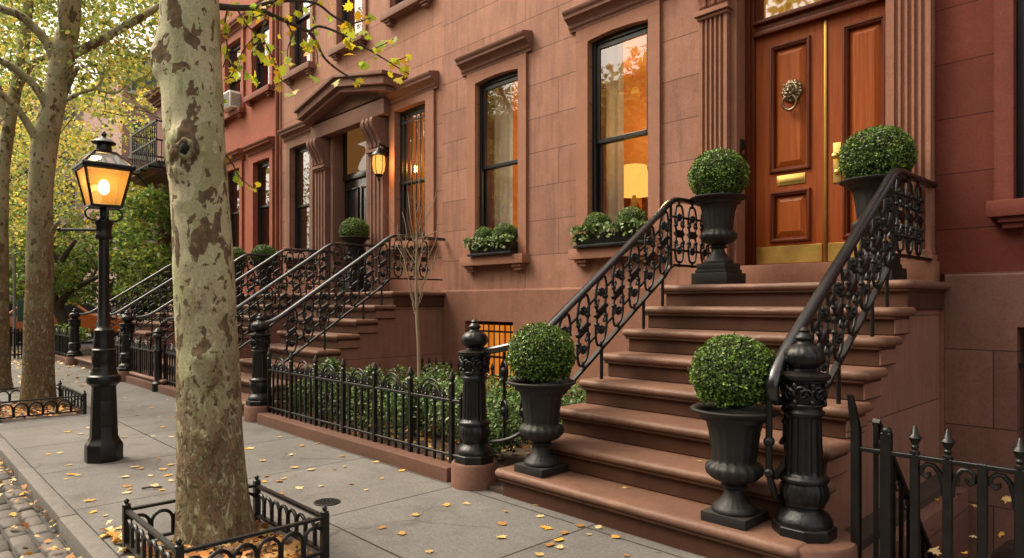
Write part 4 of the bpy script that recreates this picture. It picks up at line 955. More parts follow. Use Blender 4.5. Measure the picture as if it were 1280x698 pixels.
# ------------------------------------------------------------------ AREA FENCES
FZ0, FZ1 = .165, .565
def picket_mb(spear=True):
    m = MB(); m.box(-.009,.009,-.009,.009,.10,.585)
    for sg in (-1,1): m.tube([(sg*(.004+.022*(1-math.cos(a))*(1-a/9)),0,.578+.030*math.sin(a)*(1-a/9)+.004*a) for a in [k*.5 for k in range(10)]], .0055, 5)
    m.lathe([(.010,.585),(.016,.592),(.009,.60),(.015,.613),(.008,.632),(0,.642)], (0,0,0), 8); return m
PK = {}
def area_fence(x0, x1, y, label, dx=.105, zoff=0.0, hoops=True, curl=False, kerb=True, taper=None):
    t = thing('area_fence', label, 'fence', (x0,y,zoff), 'iron fences in front of the houses')
    r = MB(); r.box(x0,x1,y-.014,y+.014,zoff+FZ1-.011,zoff+FZ1+.011); r.box(x0,x1,y-.012,y+.012,zoff+FZ0-.009,zoff+FZ0+.009)
    obj('rails', r, M['iron'], t, bevel=.003, seg=1)
    n = int(round((x1-x0)/dx))
    for i in range(n+1):
        xx = (x1-x0)*i/n
        if i % 5 == 0:
            if 'post' not in PK:
                PK['post'] = obj('fence_post', MB().box(-.016,.016,-.016,.016,0,.64).lathe([(.018,.64),(.026,.65),(.014,.665),(.028,.69),(.012,.73),(0,.75)],(0,0,0),10), M['iron'], t, local=True); PK['post'].location = (xx,0,.04)
            else: child(PK['post'], t, (xx,0,.04))
        else:
            if 'p' not in PK: PK['p'] = obj('picket', picket_mb(), M['iron'], t, local=True); PK['p'].location = (xx,0,0)
            else: child(PK['p'], t, (xx,0,0))
    if hoops:
        if 'h' not in PK:
            m = MB()
            for R_,zz in ((.135,0),(.10,0)): m.tube([(R_*math.cos(a),0,FZ1+R_*1.05*math.sin(a)) for a in [PI*k/14 for k in range(15)]], .008, 6)
            for s_ in (-1,1): m.tube([(s_*(.19+.045*math.cos(a)*(1-a/9)),0,FZ1+.045+.05*math.sin(a)*(1-a/9)) for a in [k*.45 for k in range(12)]], .006, 5)
            PK['h'] = obj('hoop', m, M['iron'], t, local=True); PK['h'].location = (dx*2.5,0,0); st = 1
        else: st = 0
        for k in range(st, n//5): child(PK['h'], t, (((x1-x0)/n)*(5*k+2.5),0,0))
    return t
def bed_kerb(x0,x1,label):
    tag(obj('bed_kerb', MB().box(x0,x1,2.98,3.16,-.1,.105), M['bedkerb'], None, bevel=.012, seg=3), label, 'kerb', 'brown stone kerbs under the iron fences')
bed_kerb(-7.10,-3.81,'brown stone kerb under the hedge fence'); area_fence(-7.06,-3.80,3.10,'iron picket fence with hoops in front of the hedge')
bed_kerb(-10.55,-9.36,'brown stone kerb under the fence left of the near trunk'); area_fence(-10.56,-9.36,3.08,'iron picket fence just left of the near trunk')
bed_kerb(-12.25,-10.77,'brown stone kerb right of the street lamp'); area_fence(-12.28,-10.76,3.06,'iron picket fence between street lamp and slim gate post')
bed_kerb(-13.9,-12.58,'brown stone kerb behind the street lamp base'); area_fence(-13.9,-12.58,3.06,'iron picket fence behind the street lamp base')
bed_kerb(-22,-16.6,'farthest brown stone kerb'); area_fence(-22,-16.6,3.06,'farthest iron picket fence at the end of the row', dx=.16)
# low spear fence at the back of the bed
t = thing('spear_fence', 'low black spear topped fence behind the hedge at the stoop wall', 'fence', (-8,5.2,0))
m = MB(); xa,xb = -7.22,-5.6
m.box(xa,xb,5.19,5.21,.40,.42); m.box(xa,xb,5.19,5.21,.15,.17); obj('rails', m, M['iron'], t)
for i in range(11):
    xx = xa+.05+(xb-xa-.1)*i/10
    obj('picket', MB().box(xx-.009,xx+.009,5.191,5.209,0,.5).lathe([(.008,.5),(.02,.515),(.022,.53),(.012,.56),(0,.60)],(xx,5.2,0),8), M['iron'], t)

# right hand fence (heavy bars, scrolls, spear finials) and area stair rail
t = thing('area_fence', 'heavy iron fence with scrolls and spear finials right of the nearest stoop', 'fence', (-1.16,3.33,0))
yF = 3.33; zt = .61; xs = [-1.04,-.925,-.80,-.675,-.55,-.425,-.30,-.175,-.05]
m = MB(); m.box(-1.175,.6,yF-.014,yF+.014,zt-.010,zt+.010); m.box(-1.175,.6,yF-.012,yF+.012,.055,.075); obj('rails', m, M['iron'], t, bevel=.003, seg=1)
gp = MB(); gp.box(-1.188,-1.150,yF-.02,yF+.02,0,.70).prism([(-1.188,.70),(-1.150,.70),(-1.172,.80),(-1.186,.855),(-1.205,.86),(-1.200,.80)],1,yF-.019,yF+.019); obj('gate_post', gp, M['iron'], t, bevel=.004)
for i,xx in enumerate(xs+[.075,.2,.325,.45]):
    b = MB(); tall = i in (1,2,4,6,8,10,12)
    if i == 0: b.box(xx-.022,xx+.022,yF-.02,yF+.02,.0,.70).ball((xx,yF,.705),.024,10,8)
    else: b.box(xx-.017,xx+.017,yF-.017,yF+.017,0,zt+.012)
    o = obj('bar', b, M['iron'], t, bevel=.003, seg=1)
    if tall: obj('spear_finial', MB().lathe([(.020,zt+.012),(.022,zt+.024),(.012,zt+.03),(.018,zt+.045),(.012,zt+.052),(.022,zt+.075),(.030,zt+.085),(.016,zt+.10),(.009,zt+.13),(0,zt+.14)], (xx,yF,0), 8), M['iron'], o, ang=40)
    if i >= 1:
        s_ = MB()
        for sg in (-1,1):
            pts = [(xx+sg*.018,yF,zt-.115)]
            for k in range(5): a = PI-k/4*PI/2; pts.append((xx+sg*(.075+.057*math.cos(a)),yF,zt-.075+.06*math.sin(a)))
            pts = [(xx+sg*q_,yF,zt-z_) for q_,z_ in ((.014,.15),(.018,.10),(.030,.055),(.052,.026),(.078,.024),(.098,.046),(.096,.074),(.080,.084),(.068,.072),(.074,.060))]
            if i % 2 == 0: s_.tube(pts, [.012,.012,.0115,.011,.0105,.010,.0095,.009,.010,.012], 7)
        if i % 2 == 0: obj('scroll', s_, M['iron'], o)
t = thing('area_stair_railing', 'iron rail sloping down to the basement area behind the right fence', 'railing', (-1.12,3.40,0))
def ar(y): return .74-(y-3.38)*.98
ys = [3.38+.12*k for k in range(12)]; m = MB()
m.sweep_yz(-1.10, [(y_,ar(y_)) for y_ in ys], [(-.016,-.012),(-.016,.012),(.016,.012),(.016,-.012)]); obj('handrail', m, M['iron'], t)
for k,y_ in enumerate(ys[::1]): obj('bar', MB().box(-1.109,-1.091,y_-.009,y_+.009,max(-.75,ar(y_)-.95),ar(y_)-.012), M['iron'], t)
m = MB()
for y_ in ys: obj('scroll', MB().tube([(-1.10,y_+.06+.035*math.cos(a)*(1-a/9),ar(y_+.06)-.07+.035*math.sin(a)*(1-a/9)) for a in [k*.5 for k in range(12)]], .007, 5), M['iron'], t)
m = MB()
for i in range(5): m.box(-1.30,-.6,3.42+.24*i,3.42+.24*(i+1),-.76,-.15*(i+1))
tag(obj('area_steps', m, M['Ebase'], None, bevel=.006), 'stone steps going down behind the right iron fence', 'steps')
tag(obj('ledge', MB().box(-1.36,-1.22,3.42,5.6,-.7,-.02), M['Ebase'], None, bevel=.008), 'low stone ledge at the foot of the stoop wall', 'ledge')
# bins
for k,(x,y,lb) in enumerate(((-.62,4.55,'black lidded dustbin in the basement area, left one'),(-.10,4.70,'black lidded dustbin in the basement area, right one'))):
    b = thing('dustbin', lb, 'bin', (x,y,-.75), 'dustbins in the basement area')
    obj('bin_body', MB().lathe([(.19,0),(.23,.60),(.24,.62)],(x,y,-.75),28), M['bdoor'], b, ang=50); obj('lid', MB().lathe([(.255,.60),(.26,.64),(.20,.71),(.08,.735),(0,.74)],(x,y,-.75),28), M['bdoor'], b, ang=50)
    obj('handle', MB().tube([(x-.07,y,-.02),(x-.06,y,.03),(x+.06,y,.03),(x+.07,y,-.02)],.011,8), M['bdoor'], b)
# ------------------------------------------------------------------ STREET LAMP
lx,ly = -6.30,1.375
L = thing('street_lamp', 'black cast iron gas style street lamp with lit amber lantern', 'street lamp', (lx,ly,0))
obj('base', MB().lathe([(.140,-.02),(.140,.125),(.132,.145),(.120,.16),(.111,.18),(.103,.20),(.089,.60),(.094,.615)], (lx,ly,0), 8, rot=PI/8).lathe([(.094,.612),(.120,.635),(.126,.66),(.120,.69),(.102,.70),(.090,.74),(.087,.76)],(lx,ly,0),24), M['iron'], L, bevel=.003, ang=30)
obj('inspection_panel', MB().box(lx+.080,lx+.100,ly-.045,ly+.045,.28,.50), M['iron'], L, bevel=.01)
def lm(i,z,a):
    if .77 < z < .88: return 1+.09*abs(math.sin(4*a+z*25))
    if .92 < z < 1.06: return 1+.07*abs(math.cos(5*a))
    return 1
p = [(.087,.755),(.075,.775),(.080,.80),(.083,.84),(.076,.875),(.088,.89),(.088,.905),(.076,.915),(.072,.96),(.066,1.02),(.068,1.055),(.072,1.065),(.056,1.08),(.044,1.10),(.041,1.4),(.038,1.80),(.060,1.81),(.066,1.83),(.060,1.85),(.056,1.87),(.058,1.92),(.068,1.935),(.066,1.96),(.040,1.975),(.032,2.0),(.030,2.08)]
obj('post', MB().lathe(p,(lx,ly,0),40,lm), M['iron'], L, ang=45)
obj('ladder_bar', MB().tube([(lx-.0,ly-.02,1.885),(lx-.22,ly-.27,1.885)],.013,8).ball((lx-.22,ly-.27,1.885),.02,8,6), M['iron'], L)
zb,zt,hb,ht = 2.075,2.375,.105,.165
def post4(m, a, z0, b, z1, r):
    for sx,sy in ((1,1),(1,-1),(-1,1),(-1,-1)): m.tube([(lx+sx*a,ly+sy*a,z0),(lx+sx*b,ly+sy*b,z1)], r, 4)
ln = MB(); post4(ln,hb,zb,ht,zt,.011); post4(ln,ht+.012,zt+.02,.075,2.51,.010)
for hh,zz,r_ in ((hb,zb,.012),(ht+.004,zt,.016),(ht+.012,zt+.02,.014),(.075,2.51,.012)):
    q = [(lx+hh*a,ly+hh*b,zz) for a,b in ((1,1),(1,-1),(-1,-1),(-1,1),(1,1))]
    for a,b in zip(q,q[1:]): ln.tube([a,b], r_, 6)
for i in range(17): # gallery of small crests along the eaves
    u = -1+2*i/16
    for a,b in ((1,u),(-1,u),(u,1),(u,-1)): ln.ball((lx+(ht+.014)*a,ly+(ht+.014)*b,zt+.008), .013, 6, 4)
ln.lathe([(.085,2.505),(.088,2.52),(.06,2.535),(.055,2.58),(.085,2.59),(.09,2.60),(.06,2.625),(.02,2.64),(.014,2.65),(.020,2.665),(.010,2.69),(0,2.70)],(lx,ly,0),20)
ln.box(lx-hb,lx+hb,ly-hb,ly+hb,zb-.014,zb-.004)
for sx,sy in ((1,0),(-1,0),(0,1),(0,-1)):
    ln.tube([(lx+sx*r,ly+sy*r,z) for r,z in ((.035,1.965),(.085,1.96),(.125,1.985),(.135,2.02),(.12,2.05),(.09,2.068))], .008, 6)
lo = obj('lantern', ln, M['iron'], L, ang=45)
n = NT('lamp_glass'); e = n.n('Emission'); e.inputs['Color'].default_value = (1.0,.36,.045,1); e.inputs['Strength'].default_value = .60
tp = n.n('BsdfTransparent'); tp.inputs['Color'].default_value = (1,.84,.56,1); gl = n.n('BsdfGlossy'); gl.inputs['Roughness'].default_value = .05; tl_ = n.n('BsdfTranslucent'); tl_.inputs['Color'].default_value = (1,.60,.20,1)
mx = n.n('MixShader'); mx.inputs[0].default_value = .5; n.l(tp.outputs[0],mx.inputs[1]); n.l(e.outputs[0],mx.inputs[2]); m1 = n.n('MixShader'); m1.inputs[0].default_value = .12; n.l(mx.outputs[0],m1.inputs[1]); n.l(tl_.outputs[0],m1.inputs[2])
m2 = n.n('MixShader'); m2.inputs[0].default_value = .05; n.l(m1.outputs[0],m2.inputs[1]); n.l(gl.outputs[0],m2.inputs[2]); M['lampglass'] = n.done(m2.outputs[0])
for a in range(4):
    ca,sa = math.cos(a*PI/2),math.sin(a*PI/2); r2 = lambda x,y: (lx+ca*x-sa*y, ly+sa*x+ca*y)
    obj('pane', MB().add([(*r2(hb-.002,-hb),zb),(*r2(hb-.002,hb),zb),(*r2(ht-.002,ht),zt),(*r2(ht-.002,-ht),zt)],[(0,1,2,3)]), M['lampglass'], lo)
    obj('roof_pane', MB().add([(*r2(ht+.008,-ht),zt+.02),(*r2(ht+.008,ht),zt+.02),(*r2(.073,.07),2.51),(*r2(.073,-.07),2.51)],[(0,1,2,3)]), M['dglass'], lo)
obj('bulb', MB().ball((lx,ly,2.235),.042,16,12,(1,1,1.5)), emit('lamp_bulb',(1.0,.74,.36),16), lo)
def light(name, loc, e, col, r=.05):
    l = bpy.data.lights.new(name,'POINT'); l.energy = e; l.color = col; l.shadow_soft_size = r; o = bpy.data.objects.new(name,l); COL.objects.link(o); o.location = loc; return o
light('street_lamp_light',(lx,ly,2.30),11,(1,.55,.2),.05)
light('wall_lantern_light',(wx+.10,wy-.06,wz+.2),20,(1,.48,.14),.05)
light('parlour_lamp_light',(-4.93,6.75,3.15),50,(1,.48,.13),.12)
light('parlour_fill_light',(-5.9,7.6,3.9),30,(1,.62,.28),.15)  # unseen fill light added to brighten the curtains and room
light('hall_light',(-8.2,6.7,3.6),17,(1,.55,.2),.12)

# ------------------------------------------------------------------ TREE PITS
def pit_fence(label, x0,x1,y0,y1):
    cx,cy = (x0+x1)/2,(y0+y1)/2
    t = thing('tree_pit_fence', label, 'fence', (cx,cy,0), 'low hooped iron fences around tree pits'); H = .215
    for xx,yy in ((x0,y0),(x1,y0),(x1,y1),(x0,y1)):
        obj('post', MB().box(xx-.017,xx+.017,yy-.017,yy+.017,-.02,H+.02).lathe([(.021,H+.02),(.021,H+.028),(.009,H+.034),(.014,H+.045),(.008,H+.055),(0,H+.06)],(xx,yy,0),8), M['iron'], t, bevel=.003, seg=1)
    def side(p,q,n):
        d = Vector((q[0]-p[0],q[1]-p[1],0)); ln_ = d.length; d.normalize(); nn = Vector((-d.y,d.x,0))
        m = MB()
        for zz in (H-.008,.035):
            a = Vector((p[0],p[1],zz)); b = Vector((q[0],q[1],zz)); w = nn*.012
            m.add([a-w,b-w,b+w,a+w]+[v+Vector((0,0,.014)) for v in (a-w,b-w,b+w,a+w)],[(0,3,2,1),(4,5,6,7),(0,1,5,4),(1,2,6,5),(2,3,7,6),(3,0,4,7)])
        s = ln_/n
        for i in range(n):
            c = s*(i+.5); r_ = s*.46; pts = [(c-r_,.045)]+[(c-r_*math.cos(a),.12+r_*1.05*math.sin(a)) for a in [PI*k/10 for k in range(11)]]+[(c+r_,.045)]
            m.tube([Vector((p[0],p[1],0))+d*u+Vector((0,0,min(z,H-.01))) for u,z in pts], .0095, 6)
        obj('hoop_panel', m, M['iron'], t)
    side((x0,y0),(x1,y0),8); side((x1,y0),(x1,y1),6); side((x1,y1),(x0,y1),8); side((x0,y1),(x0,y0),6)
    return t
pit_fence('low hooped iron fence around the near sycamore trunk', -3.905,-3.085,.955,1.64)
pit_fence('low hooped iron fence around the far left sycamore', -10.45,-9.05,.98,1.78)
struct('tree_pit', sheet(-3.90,-3.09,.96,1.635,.006), M['soil']); struct('tree_pit', sheet(-10.44,-9.06,.99,1.77,.006), M['soil'])

# coal hole cover, pavement crack, stone in the bed
ch_ = thing('coal_hole_cover', 'small round iron coal hole cover set in the pavement', 'cover', (-3.965,2.125,0))
m = MB().lathe([(.085,.001),(.085,.005),(.078,.007),(.076,.004),(0,.004)],(-3.965,2.125,0),32)
obj('rim', m, M['iron'], ch_); m = MB()
for rr,k in ((.02,5),(.042,10),(.064,15)):
    for i in range(k): a = 2*PI*i/k; m.box(-3.965+rr*math.cos(a)-.006,-3.965+rr*math.cos(a)+.006,2.125+rr*math.sin(a)-.006,2.125+rr*math.sin(a)+.006,.004,.008)
obj('raised_studs', m, M['iron'], ch_)

# ------------------------------------------------------------------ TREES
def spline(pts, rad, k=6):
    P = [Vector(p) for p in pts]; out = []; ro = []
    for i in range(len(P)-1):
        p0,p1,p2,p3 = P[max(i-1,0)],P[i],P[i+1],P[min(i+2,len(P)-1)]
        for j in range(k):
            t = j/k; out.append(.5*((2*p1)+(p2-p0)*t+(2*p0-5*p1+4*p2-p3)*t*t+(3*p1-p0-3*p2+p3)*t**3)); ro.append(rad[i]*(1-t)+rad[i+1]*t)
    out.append(P[-1]); ro.append(rad[-1]); return out, ro
def limb(m, pts, rad, n=14, k=6, rough=.05, lumps=(), flare=0):
    P,r = spline(pts, rad, k); sd = random.random()*50
    def ring(i,a,c):
        q = Vector((math.cos(a)*1.3+sd, math.sin(a)*1.3, c.z*2.3+i*.001))
        v = 1+rough*noise.noise(q)*1.4+rough*.5*noise.noise(q*3.1)
        for (z,ang,amp,sz,sa) in lumps:
            da = (a-ang+PI)%(2*PI)-PI; v += amp*math.exp(-((c.z-z)/sz)**2-(da/sa)**2)
        if flare: 
            f = math.exp(-max(0,c.z)/.13); v += flare*f*(.6+.5*math.cos(5*a+1)+.3*math.cos(3*a))
        return v
    m.tube(P, r, n, True, ring); return P
# near sycamore
T1 = thing('sycamore_tree', 'large near sycamore with mottled cream bark in the fenced pit', 'tree', (-3.5,1.33,0))
d = 3.69; px = [(271,700,104),(270,680,98),(268,640,90),(264,560,83),(260,450,78),(256,350,75),(250,250,73),(245,190,75),(241,110,75),(238,40,74),(236,-60,72),(234,-220,66),(236,-500,58)]
pts = [at(a,b,d) for a,b,w in px]; rad = [w/2*d/CF*.93 for a,b,w in px]
m = MB()
zk = at(232,187,d).z
limb(m, pts, rad, 110, 22, .035, lumps=[(zk,2.2,.0,.1,.4)], flare=.16)
cam_dir = Vector((FX,FY,0))
LUMPS = [(232,186,-.16,.10,.040),(228,168,-.155,.05,.022),(240,180,-.15,.04,.018),(229,212,-.15,.05,.018),(264,447,-.15,.045,.030),(249,449,-.15,.035,.022),(258,546,-.16,.035,.022),(266,556,-.16,.03,.018),(247,541,-.15,.03,.016),(203,72,0,.11,.055),(206,88,-.03,.06,.03),(243,470,-.14,.04,.014),(236,330,-.14,.035,.010),(268,610,-.15,.05,.016),(285,420,-.10,.04,.014),(224,255,-.12,.04,.012),(290,560,-.1,.04,.016)]
for (a_,b_,dd,sg,am) in LUMPS:
    c_ = at(a_,b_,d+dd); ctr = min(((at(p_[0],p_[1],d)-c_).length,p_) for p_ in px)[1]
    for k in range(len(m.v)):
        q = Vector(m.v[k]); e2 = (q-c_).length_squared
        if e2 < (3*sg)**2:
            ax = at(240+(q.z < 1)*20,0,d); o_ = Vector((q.x,q.y,0)) - Vector((at(245,b_,d).x, at(245,b_,d).y,0)) if b_ < 300 else Vector((q.x,q.y,0)) - Vector((at(259,b_,d).x, at(259,b_,d).y,0))
            n_ = o_.normalized(); w_ = am*math.exp(-e2/sg**2)*(1+.5*noise.noise(q*30)); m.v[k] = tuple(q+n_*w_)
trunk = obj('trunk', m, M['bark'], T1, ang=80)
# knot with a hollow in it
hole = at(232,186,d-.206)
kb_ = MB(); ax_ = (at(200,186,d)-at(264,186,d)).normalized(); up_ = Vector((0,0,1))
kb_.tube([hole+ax_*(.034*math.cos(a))+up_*(.040*math.sin(a)) for a in [2*PI*i/20 for i in range(21)]], [.017+.004*math.sin(i*1.7) for i in range(21)], 8, cap=False)
for v in range(len(kb_.v)):
    q = Vector(kb_.v[v]); kb_.v[v] = tuple(q+Vector((noise.noise(q*22),noise.noise(q*22+Vector((7,0,0))),noise.noise(q*22+Vector((0,9,0)))))*.010)
bo = obj('knot', kb_, M['bark2'], T1, ang=80)
obj('knot_hole', MB().ball(hole,.030,12,8,(1,1,1.2)), plain('dark_hollow',(.012,.008,.006),.95), bo)
# leafy branch reaching over the pavement
bz = lambda a,b,dd=4.0: at(280+a/3.765, b/3.765, dd)
br = MB()
def twig(pts, r0, r1, n=7):
    k = len(pts); limb(br, pts, [r0+(r1-r0)*i/(k-1) for i in range(k)], n, 5, .06); return pts
tw = [([(-45,30,3.75),(60,38,3.8),(140,38,3.85),(200,60,3.9),(290,100,4.0),(400,150,4.1)],  .020,.010),
      ([(400,150,4.1),(430,190,4.12),(470,270,4.15),(530,325,4.2),(600,370,4.25),(640,395,4.3)],.011,.004),
      ([(140,38,3.85),(240,8,3.9),(420,12,4.0),(520,80,4.05),(600,110,4.1),(690,85,4.2)],.012,.004),
      ([(400,150,4.1),(450,125,4.15),(560,165,4.2),(690,240,4.3),(780,295,4.4),(870,350,4.5)],.010,.003),
      ([(690,240,4.3),(740,215,4.3),(800,185,4.35)],.005,.002),([(780,295,4.4),(830,280,4.4),(870,265,4.4)],.005,.002),
      ([(200,60,3.9),(190,110,3.85),(180,170,3.8),(205,225,3.8),(215,280,3.8)],.007,.003),
      ([(205,225,3.8),(240,300,3.85),(255,360,3.85),(330,425,3.9)],.005,.002),
      ([(290,100,4.0),(340,60,4.0),(420,20,4.0),(470,-40,4.0)],.007,.003),
      ([(290,100,4.0),(320,165,4.0),(300,230,4.0),(300,300,4.0)],.006,.002),
      ([(60,38,3.8),(100,110,3.75),(150,170,3.75),(130,260,3.75),(140,370,3.75)],.006,.002),
      ([(150,170,3.75),(90,240,3.7),(40,350,3.7),(0,380,3.7)],.005,.002),
      ([(400,150,4.1),(385,200,4.1),(395,235,4.1)],.004,.002),([(430,190,4.12),(440,290,4.15),(420,360,4.15)],.004,.002),
      ([(560,165,4.2),(600,200,4.2),(625,215,4.2)],.005,.002),([(600,110,4.1),(575,130,4.1)],.004,.002),
      ([(240,8,3.9),(300,-30,3.9),(400,-80,3.9)],.01,.004),([(200,60,3.9),(150,80,3.85),(90,90,3.8)],.005,.002),
      ([(20,36,3.78),(5,110,3.7),(15,235,3.7),(-5,320,3.7)],.006,.003)]
ends = []
for pts_,r0,r1 in tw: q = [bz(*p_) for p_ in pts_]; twig(q,r0,r1)
# lower sprig beside the trunk
lw = lambda a,b,dd: at(270+a/2.493, b/2.493, dd)
branch = obj('branch', br, M['twig'], T1, ang=80)
br = MB(); twig([at(258,190,3.62), at(284,196,3.72), at(300,222,3.74), at(318,236,3.76)], .006, .002); obj('sprig', br, M['twig'], T1, ang=80)
spots = [(150,60),(165,75),(125,50),(190,10),(215,5),(90,85),(185,165),(210,218),(155,180),(390,230),(405,240),(300,290),(265,325),(250,380),(265,375),(250,415),(330,430),(320,440),(420,365),(430,100),(415,120),(570,130),(555,125),(500,160),(590,20),(640,75),(680,90),(690,75),(590,160),(610,215),(635,220),(590,250),(660,300),(650,310),(520,388),(635,390),(750,200),(735,205),(795,190),(800,275),(790,285),(855,280),(850,290),(785,350),(845,335),(825,370),(850,325),(680,170),(655,155),(20,370),(45,350),(105,360),(140,380),(10,235),(170,275),(210,280),(150,355),(20,265),(320,300),(505,10),(265,175),(60,15),(20,60),(40,20),(10,90),(5,130),(320,125),(100,345),(160,390)]
N = len(spots); pos = np.array([tuple(bz(a,b,3.78+.0009*a)) for a,b in spots])
low = [(35,490),(40,500),(70,540),(65,560),(72,570),(100,585),(115,590),(20,480),(130,580),(95,600),(10,450),(8,330),(30,320),(5,230)]
pos = np.r_[pos, np.array([tuple(lw(a,b,3.74)) for a,b in low])]; N = len(pos)
pal = [(.78,.62,.04,4),(.55,.60,.05,4),(.80,.42,.02,2.5),(.38,.50,.05,2)]
ex = []
for pts_,r0,r1 in tw:
    for _ in range(6):
        k = random.randrange(len(pts_)-1); u = random.random(); q = [pts_[k][j]*(1-u)+pts_[k+1][j]*u for j in range(3)]
        ex.append(tuple(bz(q[0]+random.uniform(-16,16), q[1]+random.uniform(-4,22), q[2]-.02)))
pos = np.r_[pos, np.array(ex)]; N = len(pos)
nr = np.tile(np.array([.75,-.55,.30]),(N,1))
sz = .076*(.65+.6*rng.random(N)); sz[60:] *= .60
scatter('leaves', pos, nr, sz, pick(pal,N,.12), MAPLE, M['leaf'], T1, fold=.35, jitter=1.1)
# hidden upper crown, above the frame
bl = [((-3.3+random.uniform(-1.6,1.4),1.6+random.uniform(-1.6,1.6),6.2+random.uniform(-.6,1.6)),(.8,.8,.5),1) for _ in range(10)]
pp,dd_,rr = cloud(bl, 1500); scatter('crown', pp, dd_, .16*(.7+.5*rng.random(len(pp))), pick(YEL,len(pp)), LOBE, M['leaf'], T1, fold=.3, jitter=1.5)

# second sycamore
T2 = thing('sycamore_tree', 'forked brown sycamore behind the lamp with a long limb over the pavement', 'tree', (-9.9,1.45,0))
d2 = 8.35; m = MB(); P2 = lambda a,b,dd=d2: at(a/2.494,b/2.494,dd)
def L2(lst, w, n=14, rough=.05, fl=0): limb(m, [at(a,b,dd) for a,b,dd in lst], [x/2*.80*d2/CF for x in w], n, 7, rough, flare=fl)
L2([(48,518,d2),(48,505,d2),(48,470,d2),(49,400,d2),(50,310,d2),(51,240,d2),(56,180,d2),(67,130,d2),(74,95,d2),(80,60,d2),(88,25,d2),(92,-20,d2),(98,-120,d2)], [56,49,42,39,36,33,36,32,31,33,26,22,16], 32, .045, .12)
L2([(73,85,d2),(60,55,d2-.1),(40,32,d2-.2),(22,18,d2-.3),(0,10,d2-.4),(-30,-10,d2-.5)], [22,14,13,12,11,9])
L2([(80,60,d2),(80,35,d2-.15),(78,15,d2-.2),(84,-15,d2-.2),(90,-60,d2)], [18,13,12,11,9])
L2([(80,75,d2),(92,68,d2+.05),(120,54,d2+.1),(140,42,d2+.2),(165,28,d2+.3),(205,4,d2+.5),(240,-25,d2+.7)], [20,14,14,13,12,10,8])
L2([(62,148,d2),(54,125,d2-.1),(40,104,d2-.2),(18,86,d2-.3),(0,76,d2-.4),(-30,60,d2-.5)], [16,12,11,10,10,8])
L2([(50,185,d2),(42,168,d2-.1),(26,142,d2-.2),(10,124,d2-.3),(-8,112,d2-.4)], [18,12,10,10,9])
L2([(82,126,d2),(90,122,d2-.05),(102,116,d2-.08),(120,110,d2),(128,98,d2),(130,82,d2)], [6,5,4.5,4,3.4,2.5],8)
L2([(120,110,d2),(130,115,d2),(146,116,d2),(158,106,d2)], [4,3.5,3,2],8); L2([(76,130,d2),(88,100,d2),(98,84,d2-.1)], [10,9,6],10)
L2([(78,95,d2),(96,78,d2-.3),(112,90,d2-.4),(122,92,d2-.4)], [4,3,2.5,2],8)
for k in range(16):
    a0 = random.uniform(0,190); b0 = random.uniform(0,150); dd = d2+random.uniform(-.5,2); q = [(a0,b0,dd)]; an = random.uniform(0,6.28)
    for j in range(4): an += random.uniform(-.6,.6); q.append((q[-1][0]+14*math.cos(an),q[-1][1]+11*math.sin(an),dd+.1*j))
    L2(q, [2.6,2.2,1.9,1.5,1.0], 6)
L2([(66,290,d2-.15),(70,282,d2-.2),(75,276,d2-.25)],[8,6,4],8)
obj('trunk', m, M['bark2'], T2, ang=80)
bl = []
for _ in range(60):
    a = random.uniform(-40,215); b = random.uniform(-80,125 if a < 80 else 85); bl.append((at(a,b,random.uniform(8.6,12.5)), (random.uniform(.45,.8),random.uniform(.45,.8),random.uniform(.3,.5)), random.uniform(.5,1.2)))
bl = [q for q in bl if not (145 < 640+CF*((q[0].x*RX+q[0].y*RY)/(q[0].x*FX+q[0].y*FY)) < 205 and q[0].z > 5.9)]
pp,dd_,rr = cloud(bl, 16000); scatter('crown', pp, dd_, .064*(.6+.6*rng.random(len(pp))), pick(MID,len(pp),.22), LOBE, M['leaf'], T2, fold=.3, jitter=1.6)

# third sycamore at the left edge
T3 = thing('sycamore_tree', 'grey sycamore cut by the left edge of the picture', 'tree', (-12.3,1.3,0)); m = MB(); d3 = 9.95
limb(m, [at(a,b,d3) for a,b in ((2,497),(1,470),(0,420),(0,350),(1,280),(4,210),(14,140),(26,80),(34,20),(40,-60))], [w/2*.8*d3/CF for w in (34,28,25,23,20,18,17,16,14,11)], 24, 7, .05, flare=.12)
limb(m, [at(a,b,d3) for a,b in ((12,150),(-5,110),(-30,70))], [.09,.07,.05], 12)
limb(m, [at(a,b,d3+.2) for a,b in ((20,110),(40,80),(62,70),(90,50))], [.07,.05,.04,.02], 10)
obj('trunk', m, M['bark2'], T3, ang=80)
bl = [(at(random.uniform(-60,70),random.uniform(0,290),random.uniform(11,16)),(random.uniform(.6,1.1),)*2+(random.uniform(.4,.7),),1) for _ in range(42)]
pp,dd_,rr = cloud(bl, 8000); scatter('crown', pp, dd_, .080*(.6+.6*rng.random(len(pp))), pick(YEL+MID,len(pp),.22), LOBE, M['leaf'], T3, fold=.3, jitter=1.6)

